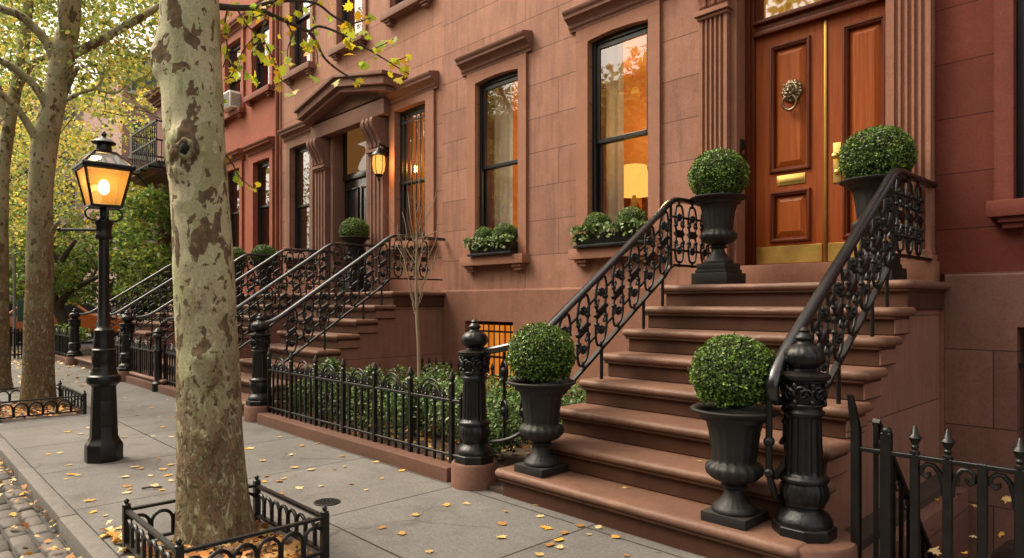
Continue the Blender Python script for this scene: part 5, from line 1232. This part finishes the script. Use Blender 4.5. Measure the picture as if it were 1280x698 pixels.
# background trees
def far_tree(base, h, blobs, N, size, pal, label, trunk_px=None, r=.16, mat=None, name='street_tree'):
    t = thing(name, label, 'tree', base, 'trees beyond the end of the row'); m = MB(); b = Vector(base)
    if trunk_px: 
        for lst,w in trunk_px: limb(m, [at(*q) for q in lst], w, 10, 6, .06)
    else:
        limb(m, [b-Vector((0,0,.1)), b+Vector((.05,.05,h*.35)), b+Vector((-.1,.1,h*.7)), b+Vector((.1,0,h*.9))], [r,r*.8,r*.5,r*.2], 10)
        for k in range(6):
            a = k*1.05+random.random(); limb(m, [b+Vector((0,0,h*(.35+.06*k))), b+Vector((math.cos(a)*h*.14,math.sin(a)*h*.14,h*(.5+.06*k))), b+Vector((math.cos(a)*h*.28,math.sin(a)*h*.28,h*(.58+.07*k)))], [r*.45,r*.3,r*.1], 8)
    obj('trunk', m, mat or M['twig'], t, ang=80)
    pp,dd_,rr = cloud(blobs, N); scatter('crown', pp, dd_, size*(.6+.7*rng.random(N)), pick(pal,N,.25), LOBE, M['leaf'], t, fold=.3, jitter=1.7)
    return t
def blobs(x0,x1,y0,y1,d0,d1,n,s): return [(at(random.uniform(x0,x1),random.uniform(y0,y1),random.uniform(d0,d1)),(s*random.uniform(.6,1.1),s*random.uniform(.6,1.1),s*random.uniform(.4,.75)),random.uniform(.5,1)) for _ in range(n)]
d4 = 17.5
gt_ = at(86,432,d4)
far_tree((gt_.x,gt_.y,0), 4, blobs(0,200,245,375,16.5,20,46,.75), 15000, .105, GRN+[(.16,.18,.03,3),(.28,.25,.03,1)], 'small leaning green tree behind the street lamp',
    [([(86,440,d4),(83,410,d4),(72,385,d4),(66,365,d4),(75,330,d4),(95,300,d4)],[.16,.15,.13,.12,.08,.04]),([(72,385,d4),(86,366,d4),(110,352,d4),(135,340,d4),(160,320,d4)],[.10,.08,.06,.05,.02]),([(66,365,d4),(50,348,d4),(20,347,d4),(0,335,d4)],[.09,.06,.05,.03]),([(75,330,d4),(60,300,d4),(70,260,d4)],[.06,.05,.02]),([(110,352,d4),(120,335,d4),(105,310,d4)],[.04,.03,.015])])
far_tree((at(170,420,20).x,at(170,420,20).y,0), 3, blobs(150,206,320,392,18.5,21,18,.6), 4200, .13, [(.018,.04,.010,3),(.035,.065,.016,3),(.06,.10,.02,1.5)], 'dark evergreen bush beyond the farthest stoop', r=.12)
far_tree((at(30,420,24).x,at(30,420,24).y,0), 7, blobs(-70,95,110,300,22,28,36,1.2), 7500, .125, YEL, 'golden autumn tree behind the forked sycamore', r=.2)
far_tree((at(150,420,27).x,at(150,420,27).y,0), 8, blobs(80,200,60,180,25,29,14,1.0), 2600, .15, YEL, 'thin yellow green tree before the far brick block', r=.2)
far_tree((at(170,420,25).x,at(170,420,25).y,0), 5, blobs(110,200,225,290,23,26,14,.8), 2600, .15, [(.62,.36,.015,3),(.42,.30,.02,2)]+MID, 'low orange yellow tree before the far brick block', r=.15)
far_tree((at(-60,420,20).x,at(-60,420,20).y,0), 9, blobs(-200,10,-60,330,19,26,40,1.5), 5500, .18, MID, 'yellow green tree at the left edge of the picture', r=.25)
far_tree((at(20,420,40).x,at(20,420,40).y,0), 12, blobs(-160,70,-60,330,38,46,40,2.4), 2600, .30, [(.60,.50,.14,3),(.44,.44,.12,2),(.66,.50,.12,2)], 'tall pale autumn tree far down the street', r=.3)
# added unseen row across the road (shades the low sky, shows in window glass)
OP = thing('added_brownstone_row', 'unseen brownstone row added across the road, shading the low sky and mirrored in glass', 'house', (-10,-15,0))
opw = [(x_,x_+1.0,z_,z_+2.0) for x_ in range(-39,14,3) for z_ in (2.2,5.7,9.0)]
obj('wall', shell(facade(-40,15,-.2,11.5,-15,opw,-.3),-40,15,-.2,11.5,-15,-22), M['Abase'], OP, smooth=False)
obj('cornice', MB().box(-40.2,15.2,-15.3,-14.4,11.51,12.1), M['Acorn'], OP)
wm = MB()
for q in opw: wm.add([(q[0],-15.29,q[2]),(q[1],-15.29,q[2]),(q[1],-15.29,q[3]),(q[0],-15.29,q[3])],[(0,1,2,3)])
tag(obj('window', wm, M['frame'], OP, smooth=False), kind='stuff')
# trees on the other side of the road, seen in the window glass
for k,(x,y,lb) in enumerate(((-13.5,-6.5,'autumn tree across the road reflected in the left parlour window'),(-9.0,-7.5,'autumn tree across the road reflected in the right parlour window'),(-17.5,-7.0,'autumn tree across the road reflected in the pinkish house'))):
    bl = [((x+random.uniform(-2.2,2.2),y+random.uniform(-2,2),random.uniform(1.6,9.5)),(1.1,1.1,.8),1) for _ in range(34)]
    far_tree((x,y,-.08), 8, bl, 5200, .24, YEL, lb, r=.25)

# bare sapling in the bed
sp = thing('sapling', 'slender bare sapling standing in the hedge bed', 'tree', (-5.93,4.27,.0)); m = MB(); ds = 7.23
limb(m, [at(*q,ds) for q in ((524,500),(524,470),(523,430),(521,390),(520,340),(521,300),(519,260),(517,235))], [.024,.022,.020,.018,.014,.010,.006,.003], 10, 6, .08)
for lst in [((521,395),(512,355),(505,320),(508,290),(503,265)),((521,390),(530,350),(536,320),(533,285),(537,255)),((520,350),(528,310),(526,270),(530,240)),((520,330),(507,310),(494,285),(480,265)),((521,300),(545,290),(565,280)),((520,310),(513,270),(510,240)),((536,320),(545,300),(548,275)),((505,320),(498,300),(497,280)),((521,365),(536,345),(544,322)),((519,270),(525,250),(523,225))]:
    k = len(lst); limb(m, [at(a,b,ds+random.uniform(-.1,.1)*(i>0)) for i,(a,b) in enumerate(lst)], [.0065-.0045*i/(k-1) for i in range(k)], 6, 5, .06)
for _ in range(26):
    a,b = random.uniform(500,542),random.uniform(255,385); q = random.choice((-1,1)); limb(m, [at(521+(a-521)*.45,b+18,ds),at(a,b,ds+random.uniform(-.1,.1)),at(a+q*random.uniform(6,16),b-random.uniform(14,30),ds+random.uniform(-.15,.15))], [.0035,.0026,.0012], 5, 4, .06)
obj('trunk', m, M['sapling'], sp, ang=80)

# ------------------------------------------------------------------ HEDGE BED
HG = [(.050,.105,.022,3),(.085,.150,.032,3),(.14,.20,.055,2),(.020,.048,.010,2)]
bl = []
for _ in range(110):
    x = random.uniform(-6.95,-3.62); y = random.uniform(3.24,5.4)
    bl.append(((x,y,.24+random.uniform(0,.13)),(.22,.20,.21),1))
pp,dd_,rr = cloud(bl, 36000, .55); k = pp[:,2] > .04; pp,dd_,rr = pp[k],dd_[k],rr[k]
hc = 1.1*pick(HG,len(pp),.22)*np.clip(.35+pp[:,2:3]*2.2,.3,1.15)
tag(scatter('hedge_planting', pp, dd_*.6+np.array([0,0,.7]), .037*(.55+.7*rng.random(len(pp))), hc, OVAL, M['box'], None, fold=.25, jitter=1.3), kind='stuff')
def shrub(x,y,h,w,label,N=700):
    t = thing('leafy_shrub', label, 'shrub', (x,y,0), 'taller shrubs in the hedge bed'); m = MB()
    bl = []
    for k in range(9):
        a = random.random()*6.28; r_ = random.random()*w; e_ = (x+r_*math.cos(a),y+r_*math.sin(a),h*random.uniform(.55,.97))
        m.tube([(x,y,0),((x+e_[0])/2,(y+e_[1])/2,e_[2]*.55),e_],[.008,.006,.003],6); bl.append((e_,(w*.45,w*.45,h*.20),1))
    obj('stems', m, M['twig'], t); pp,dd_,rr = cloud(bl,N,.4)
    scatter('leaves', pp, dd_*.5+np.array([0,0,.8]), .044*(.6+.7*rng.random(N)), pick(HG,N,.22)*1.1, OVAL, M['box'], t, fold=.25, jitter=1.3)
shrub(-6.45,3.42,.66,.22,'tallest pale leafy shrub at the left end of the hedge bed',900)
shrub(-5.9,3.6,.60,.20,'leafy shrub second from the left in the hedge bed')
shrub(-5.2,3.7,.54,.22,'leafy shrub below the bare sapling in the hedge bed')
shrub(-4.15,3.55,.50,.22,'leafy shrub beside the left newel of the nearest stoop',800)

# ------------------------------------------------------------------ FALLEN LEAVES
LIT = [(.72,.48,.18,3),(.66,.36,.08,3),(.76,.56,.28,3),(.42,.20,.06,1.2),(.74,.38,.05,1.5)]
LITD = [(.50,.25,.07,3),(.42,.17,.045,3),(.58,.36,.14,2),(.22,.10,.04,2)]
def litter(name, x0,x1,y0,y1,N,z,size,dens=None,pal=LITD,jit=.7,label=None):
    x = x0+(x1-x0)*rng.random(N*3); y = y0+(y1-y0)*rng.random(N*3)
    if dens is not None: k = rng.random(N*3) < dens(x,y); x,y = x[k],y[k]
    x,y = x[:N],y[:N]; n_ = len(x)
    o = scatter(name, np.c_[x,y,z+.012+.018*rng.random(n_)], np.tile([0,0,1.],(n_,1)), size*(.6+.7*rng.random(n_)), pick(pal,n_,.2), MAPLE, M['lit'], None, fold=.5, jitter=jit)
    tag(o, kind='stuff'); return o
litter('leaf_litter', -3.88,-3.11,.98,1.62, 420, .008, .062)
litter('leaf_litter', -10.4,-9.1,1.0,1.75, 260, .008, .075)
litter('leaf_litter', -7.0,-3.75,3.2,5.6, 700, .035, .07)
litter('leaf_litter', -12,-2.6,-.3,.80, 560, -.066, .052, lambda x,y: np.clip(.06+1.2*np.exp(-((.80-y)/.16)**2)*(.4+.6*np.sin(x*2.7)**2)+.45*np.exp(-((y-.15)/.14)**2)*(np.sin(x*3.1+1)>.1),0,1), LIT+LITD)
litter('leaf_litter', -4.4,-3.0,.93,1.0, 60, .004, .065, None, LIT)
litter('leaf_litter', -22,-10,1,3, 500, .004, .08, lambda x,y: np.clip((-x-11)/10,0,1), LIT)
litter('leaf_litter', -1.3,-.7,3.45,5.5, 14, -.02, .06, None, LIT)
# individual leaves on the pavement
def one_leaf(seed):
    r_ = random.Random(seed); sh = MAPLE; k = len(sh); c0 = pick(LIT,1,.12)[0]
    m = MB(); vs = []
    for x,y in sh: vs.append((x*(1+.1*r_.uniform(-1,1)), (y-.35)*(1+.08*r_.uniform(-1,1)), .10*abs(x)*r_.uniform(.3,1.2)+.10*(y-.35)**2*r_.uniform(.2,1)))
    m.add(vs+[(0,-.05,.0)], [(i,(i+1)%k,k) for i in range(k)])
    m.tube([(0,-.45,.02),(.02,-.62,.03),(.05,-.78,.02)], .012, 4)
    me_o = obj('fallen_leaf', m, M['lit'], None, local=True, ang=60); me = me_o.data
    ca = me.color_attributes.new('col','FLOAT_COLOR','POINT'); arr = np.ones((len(me.vertices),4),np.float32); arr[:,:3] = c0*(1+.15*rng.normal(0,1,(len(me.vertices),1))); arr[k,:3] = c0*.75
    ca.data.foreach_set('color', np.clip(arr,0,1).ravel()); return me_o
protos = [one_leaf(i) for i in range(9)]; used = [False]*9
def ground(px_,py_):
    v = (py_-CHY)/CF; dd = CH/v; q = at(px_,py_,dd); return q.x,q.y
def drop(x,y,z,s,label,group=None,i=None):
    i = random.randrange(9) if i is None else i
    o = protos[i] if not used[i] else child(protos[i], None); used[i] = True
    o.location = (x,y,z); o.rotation_euler = (random.uniform(-.12,.12),random.uniform(-.12,.12),random.uniform(0,6.28)); o.scale = (s,s,s)
    for key in ('label','category','group'):
        if key in o: del o[key]
    tag(o, label, 'leaf', group)
named = [((628,673),.075,'pale yellow leaf on the pavement before the bottom step, left of the joint'),((697,676),.07,'curled orange leaf on the pavement joint before the bottom step'),((686,682),.07,'pale leaf beside the orange one on the pavement joint'),
 ((724,658),.07,'broad pale yellow leaf near the bottom riser'),((782,664),.065,'bright orange leaf against the bottom riser'),((747,660),.055,'small yellow leaf in the middle of the bottom riser'),
 ((375,611),.065,'yellow leaf left of the coal hole cover'),((192,608),.075,'big yellow leaf just left of the near trunk'),((158,609),.07,'orange leaf cluster member between lamp base and near trunk'),((333,531),.07,'golden leaf at the left end of the hedge kerb'),
 ((566,594),.065,'golden leaf at the right end of the hedge kerb'),((671,632),.055,'yellow leaf just below the left urn')]
for (p_,s_,lb) in named: x,y = ground(*p_); drop(x,y,.006,s_,lb)
more = [(586,629),(632,639),(632,655),(680,661),(674,648),(635,626),(697,687),(735,669),(705,669),(770,673),(790,672),(815,676),(780,697),(676,692),(560,631),(520,643),(480,660),(500,668),(540,690),(335,603),(352,600),(337,597),(352,601),(372,586),(390,588),(418,587),(427,586),(317,560),(312,562),(330,575),(350,545),(300,600),(345,620),(352,619),(405,607),(440,604),(455,612),(480,598),(470,580),(500,588),(400,556),(380,560),(430,570),(360,570),(85,581),(72,568),(57,567),(82,600),(96,596),(92,595),(160,598),(166,586),(172,585),(185,595),(190,594),(207,597),(206,588),(205,615),(135,567),(153,549),(170,546),(182,543),(192,547),(196,573),(214,580),(213,600),(162,614),(155,615),(120,640),(130,647),(115,627),(150,660),(100,545),(80,540),(110,535),(170,520),(200,522),(205,535),(212,545),(175,508),(190,512),(160,500),(215,520),(205,500),(330,612),(230,560)]
for p_ in more:
    x,y = ground(p_[0]+random.uniform(-4,4), p_[1]+random.uniform(-2,2))
    if y < .93 or y > 2.98: continue
    drop(x,y,.006,random.uniform(.034,.078),'yellow brown sycamore leaf lying on the grey pavement','fallen leaves on the pavement')
for (x,y,i) in ((-2.45,3.25,1),(-2.1,3.50,2)):
    drop(x,y,RISE*i+.004,.045,'small dry leaf lying on the %s tread of the nearest stoop'%('lowest' if i==1 else 'second'))

x,y = ground(177,613); x2,y2 = ground(203,611)
tag(obj('fallen_twig', MB().tube(spl([(x,y,.012),((x*2+x2)/3,(y*2+y2)/3+.02,.016),((x+x2*2)/3,(y+y2*2)/3-.01,.014),(x2,y2,.012)],4), [.007]*12+[.004], 6), M['twig'], None), 'short dark twig on the pavement left of the near trunk', 'twig')

# ------------------------------------------------------------------ FAR BACKGROUND
def brickmat(name, c1, c2, mo):
    n = NT(name); p = n.pos(); sx = n.n('SeparateXYZ'); n.l(p,sx.inputs[0]); cb_ = n.n('CombineXYZ'); n.l(n.math('ADD',sx.outputs[0],sx.outputs[1]),cb_.inputs[0]); n.l(sx.outputs[2],cb_.inputs[1])
    b = n.n('TexBrick'); n.l(cb_.outputs[0],b.inputs['Vector'])
    for k,v in (('Scale',1),('Mortar Size',.012),('Brick Width',.26),('Row Height',.09)): b.inputs[k].default_value = v
    b.inputs['Color1'].default_value = (*c1,1); b.inputs['Color2'].default_value = (*c2,1); b.inputs['Mortar'].default_value = (*mo,1)
    return n.done(n.bsdf(n.mix(.3,b.outputs['Color'],n.ramp(n.noise(p,.6,4),[(.3,(.35,.35,.35)),(.7,(.7,.7,.7))]),'OVERLAY'), .85))
M['brick'] = brickmat('pink_brick',(.32,.16,.13),(.26,.12,.10),(.34,.28,.25)); M['brick2'] = brickmat('buff_brick',(.36,.27,.22),(.30,.22,.18),(.36,.32,.28))
def block_building(name, x1, y0, y1, z, mat, label, cols, rows, z0=2.2, dz=3.1):
    t = thing(name, label, 'building', (x1-4,(y0+y1)/2,0))
    obj('wall', MB().box(x1-8,x1,y0,y1,-.2,z), mat, t); obj('parapet', MB().box(x1-8.1,x1+.12,y0-.12,y1+.12,z+.003,z+.45), M['brick2'], t)
    for r_ in range(rows):
        obj('string_course', MB().box(x1+.003,x1+.10,y0,y1,z0+dz*r_-.75,z0+dz*r_-.5), M['brick2'], t)
        for c in range(cols):
            yc = y0+(y1-y0)*(c+.5)/cols; zz = z0+dz*r_
            w = MB().box(x1+.003,x1+.07,yc-.62,yc+.62,zz-.1,zz+1.8); w.box(x1+.071,x1+.14,yc-.7,yc+.7,zz-.2,zz-.101)
            o = obj('window', w, plain('pale_frame',(.42,.39,.36),.6) if 'pf' not in M else M['pf'], t); M['pf'] = o.data.materials[0]
            for k in (0,1): obj('pane', MB().box(x1+.071,x1+.078,yc-.54,yc+.54,zz+.9*k+.0,zz+.9*k+.80), M['dpane'], o)
    return t
M['dpane'] = plain('dark_far_pane',(.035,.038,.042),.15,var=.3,scale=2,bstr=.02)
block_building('brick_apartment', -36, 8.6, 20, 12.5, M['brick'], 'far pink brick apartment block beyond the trees', 6, 4)
block_building('buff_apartment', -58, -6, 14, 16, M['brick2'], 'pale buff apartment block farthest down the street', 8, 5)
# parked cars
def car(loc, rz, col, label):
    t = thing('parked_car', label, 'car', (0,0,0), 'cars parked beyond the end of the row')
    pm_ = plain('car_paint',col,.25,var=.05,scale=3,bstr=0,coat=.6)
    side = [(-2.1,.35),(-2.15,.62),(-2.0,.85),(-1.45,.92),(-.95,1.38),(.45,1.42),(1.0,.98),(1.9,.86),(2.12,.62),(2.1,.35)]
    obj('body', MB().prism(side,1,-.85,.85), pm_, t, bevel=.07, seg=3)
    obj('window', MB().prism([(-1.32,.95),(-.90,1.32),(.40,1.35),(.85,.99)],1,-.865,.865), M['dpane'], t)
    obj('windscreen', MB().prism([(.48,1.37),(.98,1.0),(1.02,1.0),(.54,1.38)],1,-.72,.72), M['dpane'], t)
    for sx in (-1.3,1.3):
        for sy in (-.82,.82):
            w = obj('wheel', MB().add(*ring_wheel(sx,sy)), M['frame'], t)
    for sy in (-.6,.6): obj('headlight', MB().ball((2.06,sy,.68),.10,10,8,(.5,1.4,.8)), M['pf'], t)
    t.location = loc; t.rotation_euler = (0,0,rz); return t
def ring_wheel(sx,sy):
    m = MB(); m.lathe([(0,-.1),(.2,-.1),(.3,-.1),(.32,-.06),(.32,.06),(.3,.1),(.2,.1),(0,.1)],(0,0,0),20)
    return [(sx+v[0], sy+v[2], .30+v[1]) for v in m.v], m.f
q = at(108,440,27); car((q.x,q.y,-.085), R(60), (.62,.62,.62), 'white parked car far behind the leaning green tree')
q = at(72,440,23); car((q.x,q.y,-.085), R(80), (.55,.14,.03), 'orange parked car beside the far sycamore trunk')
q = at(10,440,26); car((q.x,q.y,-.085), R(75), (.30,.33,.36), 'grey blue parked car at the left edge')
q = at(18,446,15.5)
sg = thing('sign_pole', 'thin grey sign pole left of the forked sycamore', 'sign', (q.x,q.y,0)); obj('pole', MB().tube([(q.x,q.y,-.05),(q.x,q.y,3.1)],.03,10), plain('galvanised_steel',(.25,.25,.25),.45,.6), sg)
obj('sign_plate', MB().box(q.x-.02,q.x+.02,q.y+.05,q.y+.30,.85,1.35), plain('green_sign',(.01,.07,.04),.5), sg, bevel=.01)
q0 = at(-15,452,15); q1 = at(84,452,16.2)
t = thing('garden_fence', 'dark iron fence crossing behind the forked sycamore trunk', 'fence', (q0.x,q0.y,0)); dv = q1-q0; dv.z = 0; nL = dv.length; dv.normalize(); m = MB()
for zz in (.10,.62): m.tube([Vector((q0.x,q0.y,zz)),Vector((q0.x,q0.y,zz))+dv*nL], .02, 6)
for k in range(int(nL/.07)): b_ = Vector((q0.x,q0.y,0))+dv*(.07*k); m.tube([b_,b_+Vector((0,0,.70))], .014, 4)
obj('pickets', m, M['iron'], t)
hb_ = blobs(58,100,412,425,15.6,16.6,12,.25)
tN = thing('low_hedge', 'low dark green hedge behind the iron fence beside the far sycamore', 'hedge', tuple(at(75,440,16))); pp,dd_,rr = cloud(hb_,900); scatter('leaves', pp, dd_, .10*(.6+.6*rng.random(900)), pick(GRN,900), LOBE, M['leaf'], tN, jitter=1.5)

# ------------------------------------------------------------------ LIGHT, SKY, CAMERA
EL, AZ = R(38), R(205)     # sun behind the camera's left shoulder, veiled by cloud
w = bpy.data.worlds.new('World'); sc.world = w; w.use_nodes = True; nt = w.node_tree; bg = nt.nodes['Background']
sky = nt.nodes.new('ShaderNodeTexSky'); sky.sky_type = 'NISHITA'; sky.sun_disc = False; sky.sun_elevation = EL; sky.air_density = 1.0; sky.dust_density = 6.0; sky.ozone_density = 1.0
hs = nt.nodes.new('ShaderNodeHueSaturation'); hs.inputs['Saturation'].default_value = .22; hs.inputs['Value'].default_value = 1.0
mxw = nt.nodes.new('ShaderNodeMix'); mxw.data_type = 'RGBA'; mxw.blend_type = 'MULTIPLY'; mxw.inputs[0].default_value = 1.0; mxw.inputs[7].default_value = (1.0,.925,.79,1)
nt.links.new(sky.outputs[0], hs.inputs['Color']); nt.links.new(hs.outputs[0], mxw.inputs[6]); nt.links.new(mxw.outputs[2], bg.inputs['Color']); bg.inputs['Strength'].default_value = .42
sl = bpy.data.lights.new('sun','SUN'); sl.energy = 1.9; sl.angle = R(32); sl.color = (1,.84,.64); so = bpy.data.objects.new('sun', sl); COL.objects.link(so)
sd = Vector((-.80,-.55,1.25)).normalized()   # direction towards the sun
so.rotation_euler = sd.to_track_quat('Z','Y').to_euler(); so.location = (0,-4,12)
EL = math.asin(sd.z); sky.sun_elevation = EL; sky.sun_rotation = math.atan2(sd.x, sd.y)
cam = bpy.data.cameras.new('camera'); co = bpy.data.objects.new('camera', cam); COL.objects.link(co); sc.camera = co
co.location = (0,0,CH); co.rotation_euler = (PI/2,0,PI/2-CTH); cam.sensor_width = 36; cam.lens = CF/1280*36; cam.shift_y = (CHY-349)/1280; cam.clip_end = 600; cam.clip_start = .05
sc.view_settings.view_transform = 'Standard'; sc.view_settings.look = 'None'; sc.view_settings.exposure = 0; sc.view_settings.gamma = 1
sc.cycles.max_bounces = 8; sc.cycles.transparent_max_bounces = 16; sc.cycles.sample_clamp_indirect = 6
try: sc.cycles.use_denoising = True
except Exception: pass
